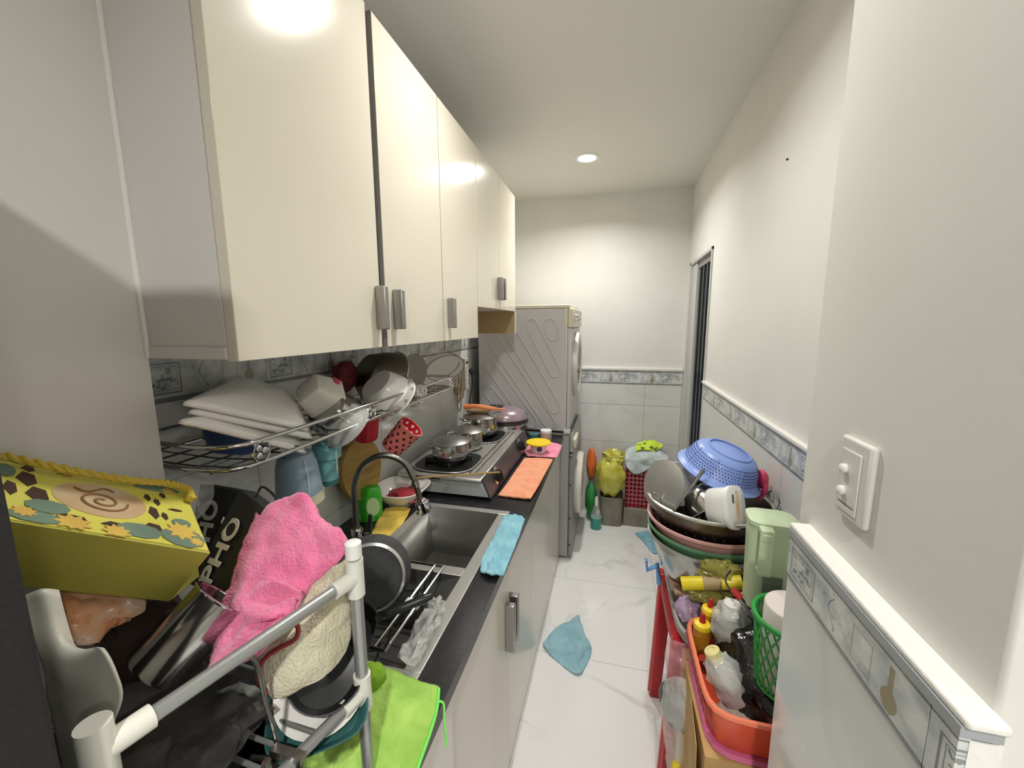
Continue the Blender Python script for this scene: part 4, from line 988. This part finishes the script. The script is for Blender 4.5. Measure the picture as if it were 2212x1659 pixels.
# ------------------------------------------------------------------ right side: stool, tray, basins
t = thing('plastic_stool', 'red plastic stool carrying the white-edged tray', 'stool', (1.225, 1.36, 0))
part('seat', G().lathe([(0, .545), (.13, .545), (.142, .53), (.146, .50), (.142, .50), (.136, .528), (0, .535)], 48, sq=5, sy=1.45), 'red_plastic', t)
for sx, sy in ((-1, -1), (-1, 1), (1, -1), (1, 1)):
    top = Vector((sx * .118, sy * .17, .54)); bot = Vector((sx * (.142 if sx < 0 else .122), sy * .165, 0))
    w = .026
    g = G().hexa([bot + Vector((-w * .8, -w * .8, 0)), bot + Vector((w * .8, -w * .8, 0)), bot + Vector((w * .8, w * .8, 0)), bot + Vector((-w * .8, w * .8, 0))], [top + Vector((-w, -w, 0)), top + Vector((w, -w, 0)), top + Vector((w, w, 0)), top + Vector((-w, w, 0))])
    l = part('leg', g, 'red_plastic', t, bevel=.006)
    part('leg_rib', G().tube([bot + Vector((-w * .9, 0, .01)), top + Vector((-w * 1.0, 0, 0))], .0035, 6), 'pink_red', l)
t = thing('serving_tray', 'long white-edged tray on the red stool', 'tray', (1.228, 1.375, .546))
part('tray', G().lathe([(0, .0), (.128, .0), (.136, .008), (.139, .04), (.133, .04), (.130, .012), (0, .006)], 56, sq=6, sy=1.78), 'tray_in', t)
part('edge', G().lathe([(.1335, .0405), (.1405, .0405), (.1415, .046), (.1335, .046)], 56, sq=6, sy=1.78), 'tray_edge', t)

BC = Vector((1.188, 1.335, 0))
solo('clay_bowl', 'brown clay bowl at the bottom of the basin stack', 'bowl', G().lathe(bowlprof(.12, .13, .6, .006), 40), 'packet_brown', loc=(1.2, 1.36, .553))
def basin(label, z, r_, h, mat, rimmat=None, base=.7, holes=False):
    t = thing('basin', label, 'basin', (BC.x, BC.y, z))
    part('shell', G().lathe([(0, 0), (r_ * base, 0), (r_ * (base + .06), h * .08), (r_ * .96, h), (r_ * .94, h), (r_ * (base + .04), h * .12), (0, h * .06)], 56), mat, t)
    part('rim', G().lathe([(r_ * .945, h + .0004), (r_ * .97, h - .004), (r_, h - .003), (r_ * 1.005, h + .004), (r_ * .97, h + .006)], 56), rimmat or mat, t)
    return t
basin('lowest steel basin in the stack on tray', .684, .178, .125, 'steel', 'steel_rim')
basin('green plastic basin between the pink one and the steel one', .73, .18, .108, 'basin_green')
basin('pink plastic basin stacked under the top steel basin', .765, .182, .105, 'basin_pink')
t = basin('top steel basin full of washed dishes in the stack', .80, .186, .135, 'steel_brown', 'steel_rim')
part('handle', G().tube(curve([(.178, .05, .13), (.19, .04, .16), (.193, .0, .17), (.19, -.04, .16), (.178, -.05, .13)], 6), .0045, 8), 'steel', t)
for j in range(2):
    for k in range(40):
        a = 2 * math.pi * (k + .5 * j) / 40; z = .1 - .022 * j; rr = .186 * (.76 + .2 * (z - .0108) / .124)
        part('hole', G().lathe([(0, 0), (.0028, 0), (.0028, .0008), (0, .0008)], 6, mx=axis_mx((rr * math.cos(a), rr * math.sin(a), z), axis=(math.cos(a), math.sin(a), -.2))), 'gap_dark', t)
# contents
t = thing('pot_lid', 'steel pot lid with wire handle leaning in the top basin', 'lid', at(1432, 1048, y=1.30), axis=(-.72, -.55, .30))
part('disc', G().lathe([(0, .012), (.04, .01), (.075, .002), (.082, 0), (.082, -.002), (.074, -.001), (.04, .007), (0, .009)], 44), 'steel_rim', t)
part('handle', G().tube(curve([(-.02, -.045, .006), (-.016, -.035, .022), (0, -.03, .026), (.016, -.035, .022), (.02, -.045, .006)], 5), .0022, 8), 'chrome', t)
solo('clear_container', 'clear plastic food container standing on edge in top basin', 'container', G().lathe([(0, 0), (.036, 0), (.04, .003), (.046, .125), (.051, .126), (.051, .129), (.043, .128), (.038, .006), (0, .004)], 40, sq=5), 'plastic_box', loc=at(1481, 1085, y=1.385), axis=(-.28, .12, .95))
t = thing('steel_bowl', 'deep steel bowl tipped sideways inside the top basin', 'bowl', at(1497, 1058, y=1.29), axis=(.55, -.25, -.6))
part('shell', G().lathe(bowlprof(.068, .055, .5, .002), 40), 'steel', t)
part('rim', G().lathe([(.067, .054), (.071, .0545), (.071, .057), (.066, .0575)], 40), 'steel_rim', t)
solo('steel_bowl', 'smaller steel bowl lying behind the white tub in basin', 'bowl', G().lathe(bowlprof(.06, .05, .5, .002), 40), 'steel', loc=at(1520, 1085, y=1.27), axis=(.6, -.1, -.5))
solo('steel_spoon', 'long steel ladle handle sticking up from top basin', 'ladle', G().tube([at(1455, 1105, y=1.2), at(1520, 1015, y=1.26)], [.0035, .0055], 8), 'steel_dull')
# white tub with printed lid
t = thing('plastic_tub', 'white oval ice cream tub with printed lid lying in top basin', 'tub', at(1538, 1092, y=1.225), axis=(.66, -.55, .25), spin=1.35)
part('body', G().lathe([(0, 0), (.046, 0), (.05, .004), (.056, .06), (0, .06)], 44, sq=3, sx=1, sy=.85), 'white_plastic', t)
l = part('lid', G().lathe([(.053, .0605), (.06, .0605), (.06, .07), (.055, .073), (0, .073)], 44, sq=3, sx=1, sy=.85), 'white_plastic', t)
part('printed_strip', G().box(-.042, .046, -.012, .006, .0732, .0738), 'tub_print', l)
part('printed_mark', G().box(.012, .036, .013, .024, .0732, .0738), 'tub_mark', l, bevel=.002)
# colander
cc = at(1551, 1018, y=1.37)
t = thing('colander', 'periwinkle blue plastic colander upside down on basin stack', 'colander', cc, axis=(.30, -.16, .94))
cp = [(.128, -.004), (.130, .0), (.120, .006), (.112, .012), (.100, .05), (.088, .072), (.07, .080), (0, .081)]
part('shell', G().lathe(cp + [(0, .078), (.069, .077), (.086, .069), (.097, .048), (.109, .011), (.118, .003)], 56), 'colander_blue', t)
g = G()
for j in range(6):
    z = .02 + .0085 * j; rr = .112 - .012 * (z - .012) / .038 + .0003
    if z > .05: rr = .100 - .012 * (z - .05) / .022 + .0003
    for k in range(72):
        a = 2 * math.pi * (k + .5 * (j % 2)) / 72
        g.lathe([(0, 0), (.0026, 0), (.0026, .0006), (0, .0006)], 6, mx=axis_mx((rr * math.cos(a), rr * math.sin(a), z), axis=(math.cos(a), math.sin(a), .3)))
M('colander_hole', '4a5c9c', .6)
part('holes', g, 'colander_hole', t, kind='stuff', smooth=0)
for k in range(8):
    a = 2 * math.pi * k / 8
    part('rib', G().tube([(.1125 * math.cos(a), .1125 * math.sin(a), .012), (.1005 * math.cos(a), .1005 * math.sin(a), .05), (.0885 * math.cos(a), .0885 * math.sin(a), .072)], .0016, 6), 'colander_blue', t)
part('foot_ring', G().lathe([(.06, .0812), (.06, .085), (.066, .085), (.067, .0805)], 40), 'colander_blue', t)
t = thing('pink_scoop', 'crimson pink plastic scoop tucked between colander and tiled wall', 'scoop', at(1645, 1035, y=1.36))
part('cup', G().blob((0, 0, .0), .018, .03, .03, 3, .06), 'pink_cup', t)
part('handle', G().tube(curve([(.005, -.02, .0), (.0, -.03, -.03), (-.012, -.03, -.055)], 5), [.009] * 6 + [.007] * 5, 8), 'pink_cup', t)

# water jug
t = thing('water_jug', 'pale green plastic water jug with strap handle beside pillar', 'jug', (1.245, .99, .826), rot=(0, 0, -.1))
jb = G().lathe([(0, 0), (.04, 0), (.045, .004), (.05, .21), (.047, .21), (.042, .008), (0, .006)], 40, sq=4, sx=.95, sy=.8)
part('body', jb, 'jug_green', t)
part('lid', G().lathe([(.052, .2105), (.052, .22), (.046, .223), (0, .224)], 40, sq=4, sx=.97, sy=.84), 'jug_green', t)
part('spout', G().hexa([(.042, -.014, .17), (.052, -.009, .185), (.052, .009, .185), (.042, .014, .17)], [(.04, -.02, .215), (.082, -.008, .215), (.082, .008, .215), (.04, .02, .215)]), 'jug_green', t, bevel=.003)
h = part('handle', G().hexa([(-.034, -.062, .104), (-.006, -.062, .104), (-.006, -.05, .1), (-.034, -.05, .1)], [(-.034, -.066, .216), (-.006, -.066, .216), (-.006, -.054, .216), (-.034, -.054, .216)]).box(-.034, -.006, -.054, -.03, .2, .216).box(-.032, -.008, -.052, -.03, .102, .115), 'jug_green', t, bevel=.005, seg=3)
part('thumb_button', G().box(-.03, -.012, -.0685, -.058, .188, .207), 'jug_green', h, bevel=.003)
part('sticker', G().box(-.016, .022, -.0415, -.036, .03, .095), 'foil_grey', t, label='silver grey sticker')

# orange basket and load
t = thing('cardboard_box', 'open cardboard box under the orange basket', 'box', (1.225, .925, 0))
for nm, a in (('side', (-.137, -.131, -.14, .15, 0, .6)), ('side', (.131, .137, -.14, .15, 0, .6)), ('back', (-.131, .131, .144, .15, 0, .6)), ('top', (-.131, .131, -.14, .144, .56, .6)), ('bottom', (-.131, .131, -.14, .144, 0, .006))):
    part(nm, G().box(*a), 'cardboard', t)
part('flap', G().hexa([(-.139, -.14, .1), (-.1375, -.14, .1), (-.1375, .0, .1), (-.139, .0, .1)], [(-.152, -.125, .605), (-.150, -.125, .605), (-.1385, .0, .595), (-.140, .0, .595)]), 'cardboard', t)
solo('brown_parcel', 'brown parcel inside the open cardboard box', 'parcel', G().box(-.1, .1, -.08, .08, 0, .43), 'cardboard_in', loc=(1.225, .94, .0065), bevel=.006)
solo('pink_board', 'flat pink plastic board under the orange basket', 'board', G().lathe([(0, 0), (.13, 0), (.134, .004), (.13, .012), (0, .012)], 40, sq=6, sy=1.05), 'pink_lid', loc=(1.228, .925, .6005))
t = thing('orange_basket', 'orange-red plastic basket holding sauce bottles and bags', 'basket', (1.226, .925, .613))
part('shell', G().lathe([(0, 0), (.118, 0), (.122, .004), (.134, .088), (.130, .088), (.118, .008), (0, .006)], 56, sq=6, sy=1.06), 'orange_plastic', t)
part('rim', G().lathe([(.1305, .0885), (.1385, .0855), (.141, .089), (.139, .095), (.1315, .0945)], 56, sq=6, sy=1.06), 'orange_light', t)
for k in range(9):
    part('slot', G().box(-.1315, -.1285, -.105 + .026 * k, -.09 + .026 * k, .035, .075, Matrix.Rotation(-.12, 4, 'Y') @ Matrix.Translation((.004, 0, .012))), 'tip_red', t)
solo('black_bag', 'knotted black plastic bag filling the orange basket', 'plastic bag', G().blob((0, 0, 0), .104, .134, .084, 9, .1, 2.5, 32, 22), 'black_bag', loc=(1.25, .92, .705))
solo('sachet_pile', 'crumpled clear film of beige sachets at the front of orange basket', 'sachet', G().blob((0, 0, 0), .055, .036, .024, 21, .12, 3, 26, 16), 'sachet', loc=(1.18, .853, .648))
def sauce(label, loc, lean=(0, 0, 1)):
    t = thing('sauce_bottle', label, 'bottle', loc, axis=lean)
    part('body', G().lathe([(0, 0), (.019, 0), (.02, .004), (.02, .05), (.017, .06), (.0, .06)], 24), 'sauce_amber', t)
    c_ = part('cap', G().lathe([(.0205, .0605), (.021, .064), (.019, .072), (.01, .076), (0, .076)], 24), 'bottle_yellow', t)
    part('tip', G().lathe([(.008, .0765), (.007, .085), (.004, .098), (0, .1)], 16), 'tip_red', c_)
sauce('chili sauce bottle with yellow cap and red tip, at the corner of orange basket', (1.117, 1.0, .665 + .005))
sauce('chili sauce bottle with yellow cap and red tip, behind white-capped bottle', (1.138, 1.035, .69), (.05, 0, 1))
t = thing('capped_bottle', 'grey bottle with white cap wrapped in clear film', 'bottle', (1.178, .99, .665))
part('body', G().lathe([(0, 0), (.033, 0), (.034, .004), (.034, .09), (.016, .115), (0, .115)], 28), 'bottle_dark', t)
part('cap', G().lathe([(.019, .1155), (.019, .15), (.016, .153), (0, .153)], 24), 'bottle_white', t)
part('film', G().blob((0, 0, .09), .044, .044, .06, 4, .12, 3, 24, 16), 'plastic_film', t)
t = thing('cream_cap_bottle', 'small bottle with cream cap leaning in clear bag in basket', 'bottle', at(1590, 1510, y=.86), axis=(at(1535, 1400, y=.875) - at(1590, 1510, y=.86)).normalized())
part('body', G().lathe([(0, 0), (.028, 0), (.03, .004), (.028, .06), (.015, .085), (0, .085)], 28), 'flower_grey', t)
part('cap', G().lathe([(.0165, .0855), (.017, .11), (.015, .112), (.008, .1125), (.008, .110), (0, .110)], 24), 'cap_cream', t)
part('film', G().blob((0, 0, .05), .036, .036, .055, 8, .12, 3, 24, 16), 'plastic_film', t)
t = thing('mesh_basket', 'green plastic mesh basket beside the tiled pillar', 'basket', (1.245, .835, .755))
GB = lambda z: .058 + .012 * z / .15
for k in range(24):
    a0 = 2 * math.pi * k / 24
    for sgn in (-1, 1):
        part('strand', G().tube([(GB(.15 * j / 6) * math.cos(a0 + sgn * .9 * j / 6), GB(.15 * j / 6) * math.sin(a0 + sgn * .9 * j / 6), .15 * j / 6) for j in range(7)], .002, 5), 'green_basket', t)
part('rim', G().lathe([(.068, .148), (.075, .148), (.075, .156), (.068, .156)], 36), 'green_basket', t)
part('base', G().lathe([(0, 0), (.06, 0), (.06, .005), (0, .005)], 36), 'green_basket', t)
solo('paper_roll', 'white paper roll standing in the green mesh basket', 'paper roll', G().lathe([(.018, 0), (.053, 0), (.054, .003), (.054, .168), (.052, .172), (.018, .172)], 40), 'dot_white', loc=(1.245, .835, .7605))

# tray load
t = thing('yellow_roll', 'roll of yellow plastic film wrapped in paper band on tray', 'plastic roll', at(1472, 1260, y=1.1), axis=(at(1605, 1258, y=1.09) - at(1472, 1260, y=1.1)).normalized())
part('roll', G().lathe([(0, 0), (.017, 0), (.018, .004), (.018, .15), (0, .15)], 20), 'roll_yellow', t)
part('paper_band', G().lathe([(.0185, .055), (.019, .055), (.019, .1), (.0185, .1)], 20), 'roll_tan', t)
solo('olive_bag', 'crumpled olive green plastic bag under the basin stack', 'plastic bag', G().blob(at(1555, 1232, y=1.12), .055, .035, .025, 5, .2, 3, 24, 14), 'bag_olive')
solo('olive_wrap', 'crumpled yellowish plastic wrap under the yellow roll', 'plastic wrap', G().blob(at(1530, 1285, y=1.1), .06, .025, .018, 11, .2, 3, 24, 14), 'bag_olive')
solo('lilac_packet', 'shiny lilac packet in clear film on tray', 'packet', G().blob(at(1488, 1315, y=1.12), .035, .035, .035, 6, .14, 3, 24, 16), 'packet_lilac')
solo('beige_packet', 'long beige paper packet along the tray edge', 'packet', patch([[at(1428, 1190, y=1.46), at(1445, 1200, y=1.44)], [at(1440, 1235, y=1.33), at(1475, 1250, y=1.3)], [at(1460, 1282, y=1.2), at(1480, 1290, y=1.2)]], .003, 40, 4, 20, 10), 'packet_beige', solid=.012)
solo('red_stopper', 'small red stopper behind the beige packet', 'stopper', G().lathe([(.016, 0), (.017, .012), (.013, .022), (0, .024)], 20), 'tip_red', loc=at(1430, 1195, y=1.5))
t = thing('plug_lead', 'black cable with red plug lying over the tray load', 'cable', at(1600, 1300, y=.99))
part('wire', G().tube(curve([at(1578, 1232, y=1.06), at(1567, 1250, y=1.03), at(1575, 1270, y=1.0), at(1595, 1285, y=.985), at(1612, 1305, y=.975), at(1625, 1320, y=.96)], 6), .0026, 8), 'cable_black', t, world=True)
part('plug', G().tube([at(1582, 1273, y=.985), at(1600, 1292, y=.975)], [.008, .009], 8), 'tip_red', t, world=True)
part('blue_end', G().tube([at(1622, 1318, y=.96), at(1630, 1324, y=.955)], .005, 8), 'clip_blue', t, world=True)
t = thing('cloth_peg', 'blue plastic clothes peg clipped on the tray rim', 'clothes peg', at(1415, 1225, y=1.44))
for d_ in (-.006, .006):
    part('arm', G().tube([at(1418, 1222, y=1.44) + Vector((0, d_, 0)), at(1398, 1228, y=1.44) + Vector((0, d_, -.006)), at(1396, 1208, y=1.44) + Vector((0, d_, 0))], .005, 6), 'clip_blue', t, world=True)
part('film_tail', G().tube([at(1420, 1215, y=1.44), at(1424, 1262, y=1.42)], [.006, .009], 8), 'clip_blue', t, world=True)

# bags hanging at the stool side
solo('pink_bag', 'sheer pinkish plastic bag hanging below the tray edge', 'plastic bag', patch([ROW((1440, 1378, 1.06), (1465, 1385, 1.05), (1490, 1390, 1.04)), ROW((1438, 1430, 1.06), (1470, 1435, 1.035), (1500, 1440, 1.03)), ROW((1448, 1500, 1.05), (1475, 1500, 1.03), (1500, 1500, 1.02))], .008, 35, 4), 'bag_pinkish')
solo('clear_tote', 'long clear plastic bag hanging beside the red stool leg', 'plastic bag', patch([ROW((1432, 1470, 1.05), (1460, 1460, 1.02), (1490, 1470, 1.0)), ROW((1428, 1530, 1.04), (1462, 1530, .99), (1500, 1540, .975)), ROW((1436, 1600, 1.03), (1465, 1600, .985), (1500, 1610, .97)), ROW((1445, 1690, 1.02), (1470, 1690, .985), (1500, 1690, .97))], .01, 30, 7), 'plastic_film')
solo('grey_pan', 'grey metal pan hanging inside the clear plastic bag', 'pan', G().lathe([(0, 0), (.048, 0), (.055, .004), (.058, .02), (.055, .02), (.05, .006), (0, .004)], 36), 'pot_grey', loc=at(1470, 1522, y=1.03), axis=(-.75, -.6, .2))
solo('yellow_packet', 'yellow packet at the bottom of the clear bag', 'packet', G().blob(at(1468, 1660, y=1.0), .02, .02, .02, 4, .15), 'roll_yellow')

# ------------------------------------------------------------------ far corner
solo('stone_step', 'grey stone step along the back wall under the red basket', 'step', G().box(.99, 1.37, 2.925, 3.115, 0, .14), 'step_stone', bevel=.006)
t = thing('laundry_basket', 'red plastic laundry basket with square holes on the step', 'laundry basket', (1.135, 3.02, .1405))
W_, D2, H_ = .13, .075, .37
part('base', G().box(-W_, W_, -D2, D2, 0, .012), 'red_basket', t, bevel=.004)
part('rim', G().box(-W_ - .01, W_ + .01, -D2 - .01, -D2, H_ - .05, H_).box(-W_ - .01, W_ + .01, D2, D2 + .01, H_ - .05, H_).box(-W_ - .01, -W_, -D2, D2, H_ - .05, H_).box(W_, W_ + .01, -D2, D2, H_ - .05, H_), 'red_basket', t, bevel=.003)
for k in range(10):
    x = -W_ + .006 + k * (2 * W_ - .012) / 9
    part('upright', G().box(x - .006, x + .006, -D2 - .003, -D2 + .003, .01, H_ - .05), 'red_basket', t)
for k in range(10):
    z = .02 + k * .032
    part('hoop', G().box(-W_, W_, -D2 - .003, -D2 + .003, z - .006, z + .006), 'red_basket', t)
for k in range(6):
    y = -D2 + .006 + k * (2 * D2 - .012) / 5
    part('upright', G().box(-W_ - .003, -W_ + .003, y - .006, y + .006, .01, H_ - .05), 'red_basket', t)
    part('hoop', G().box(-W_ - .003, -W_ + .003, -D2, D2, .03 + k * .055, .042 + k * .055), 'red_basket', t)
part('back', G().box(-W_, W_, D2 - .004, D2, .01, H_ - .05), 'red_basket', t)
part('side', G().box(W_ - .004, W_, -D2, D2, .01, H_ - .05), 'red_basket', t)
solo('packed_linen', 'pale laundry packed inside the red basket behind its holes', 'laundry', G().box(-.118, .118, -.062, .064, 0, .30), 'cloth_pale', loc=(1.135, 3.02, .154), bevel=.01)
solo('linen', 'pale laundry spilling over the rim of the red basket', 'laundry', patch([[(1.0, 3.1, .535), (1.1, 3.1, .57), (1.2, 3.1, .58), (1.28, 3.1, .54)], [(.99, 3.02, .54), (1.09, 3.0, .59), (1.2, 3.0, .59), (1.285, 3.0, .54)], [(.985, 2.93, .525), (1.07, 2.925, .53), (1.18, 2.925, .545), (1.28, 2.925, .53)], [(1.0, 2.92, .46), (1.06, 2.915, .41), (1.13, 2.915, .44), (1.2, 2.915, .5)]], .014, 16, 3), 'cloth_pale', solid=.008)
solo('lime_cloth', 'lime green patterned cloth on top of the laundry', 'cloth', patch([[(1.08, 3.06, .60), (1.17, 3.07, .625), (1.27, 3.06, .6)], [(1.07, 3.0, .61), (1.16, 3.0, .625), (1.25, 3.0, .605)], [(1.06, 2.94, .575), (1.12, 2.945, .59), (1.2, 2.95, .58)]], .01, 20, 7), 'cloth_lime', solid=.006)
solo('waste_bin', 'low brown bin under the yellow plastic bag', 'bin', G().lathe([(0, 0), (.075, 0), (.08, .004), (.088, .225), (.082, .225), (.074, .008), (0, .006)], 40, sq=5), 'step_stone', loc=(.9, 2.97, 0))
t = thing('rubbish_bag', 'knotted yellow plastic bag sitting on the brown bin', 'plastic bag', (.888, 2.93, .225))
part('bag', G().blob((0, 0, .15), .105, .09, .155, 8, .09, 2.4, 30, 22), 'bag_yellow', t)
part('knot', G().blob((.02, 0, .3), .075, .05, .055, 13, .25, 3.5, 24, 14), 'bag_yellow', t)
solo('orange_sack', 'orange sack between the washing machine and the yellow bag', 'sack', G().blob((0, 0, .12), .04, .06, .12, 3, .08), 'trash_orange', loc=(.745, 3.02, .31))
solo('green_sack', 'dark green sack on the floor behind the teal bottle', 'sack', G().blob((0, 0, .15), .045, .07, .15, 9, .12), 'trash_green', loc=(.752, 2.98, 0))
t = thing('spray_bottle', 'clear spray bottle half filled with teal liquid on floor', 'bottle', (.795, 2.84, 0))
part('liquid', G().lathe([(0, 0), (.036, 0), (.04, .005), (.04, .085), (0, .085)], 28), 'bottle_teal', t)
part('neck', G().lathe([(.04, .0855), (.038, .11), (.02, .16), (.014, .175), (.0, .175)], 28), 'plastic_clear', t)
part('nozzle', G().lathe([(.012, .1755), (.013, .2), (.009, .235), (.004, .245), (0, .245)], 20), 'white_plastic', t)
F_ = lambda *p: [at(a, b_, z=c_) for a, b_, c_ in p]
solo('floor_cloth', 'crumpled pale blue cloth lying on the marble floor', 'cloth', patch([F_((1172, 1390, .012), (1215, 1350, .02), (1250, 1330, .008)), F_((1180, 1400, .02), (1220, 1375, .035), (1262, 1365, .015)), F_((1185, 1410, .01), (1230, 1400, .03), (1275, 1395, .015)), F_((1200, 1420, .006), (1240, 1435, .012), (1278, 1405, .008)), F_((1185, 1412, .006), (1245, 1457, .006), (1268, 1435, .006))], .012, 22, 3, 36, 36), 'floor_cloth', solid=.004)
solo('floor_rag', 'flat light blue rag on the floor below the tray', 'cloth', patch([F_((1372, 1152, .005), (1395, 1147, .008), (1425, 1147, .006)), F_((1388, 1168, .006), (1405, 1165, .01), (1430, 1165, .006)), F_((1408, 1192, .005), (1415, 1195, .008), (1432, 1192, .005))], .004, 25, 5), 'blue_cloth', solid=.004)

# ------------------------------------------------------------------ switch, nail
t = thing('light_switch', 'white two-button light switch plate on the right pillar', 'light switch', (XP, .586, 1.29))
part('plate', G().box(-.009, 0, -.034, .034, -.055, .052), 'switch_white', t, bevel=.004)
part('insert', G().box(-.011, -.009, -.018, .024, -.046, .036), 'switch_white', t, bevel=.001)
for z in (.01, -.02):
    part('button', G().lathe([(.0062, 0), (.006, .005), (.004, .0065), (0, .0068)], 20, mx=Matrix.Translation((-.011, .012, z)) @ Matrix.Rotation(math.radians(-90), 4, 'Y')), 'white_plastic', t)
part('seam', G().box(-.0114, -.011, -.014, .02, -.0365, -.0355), 'gap_dark', t)
solo('nail', 'small dark nail in the right wall above tile border', 'nail', G().tube([(XR + .007, 1.49, 1.99), (XR + .002, 1.49, 1.989)], .003, 8), 'gap_dark')
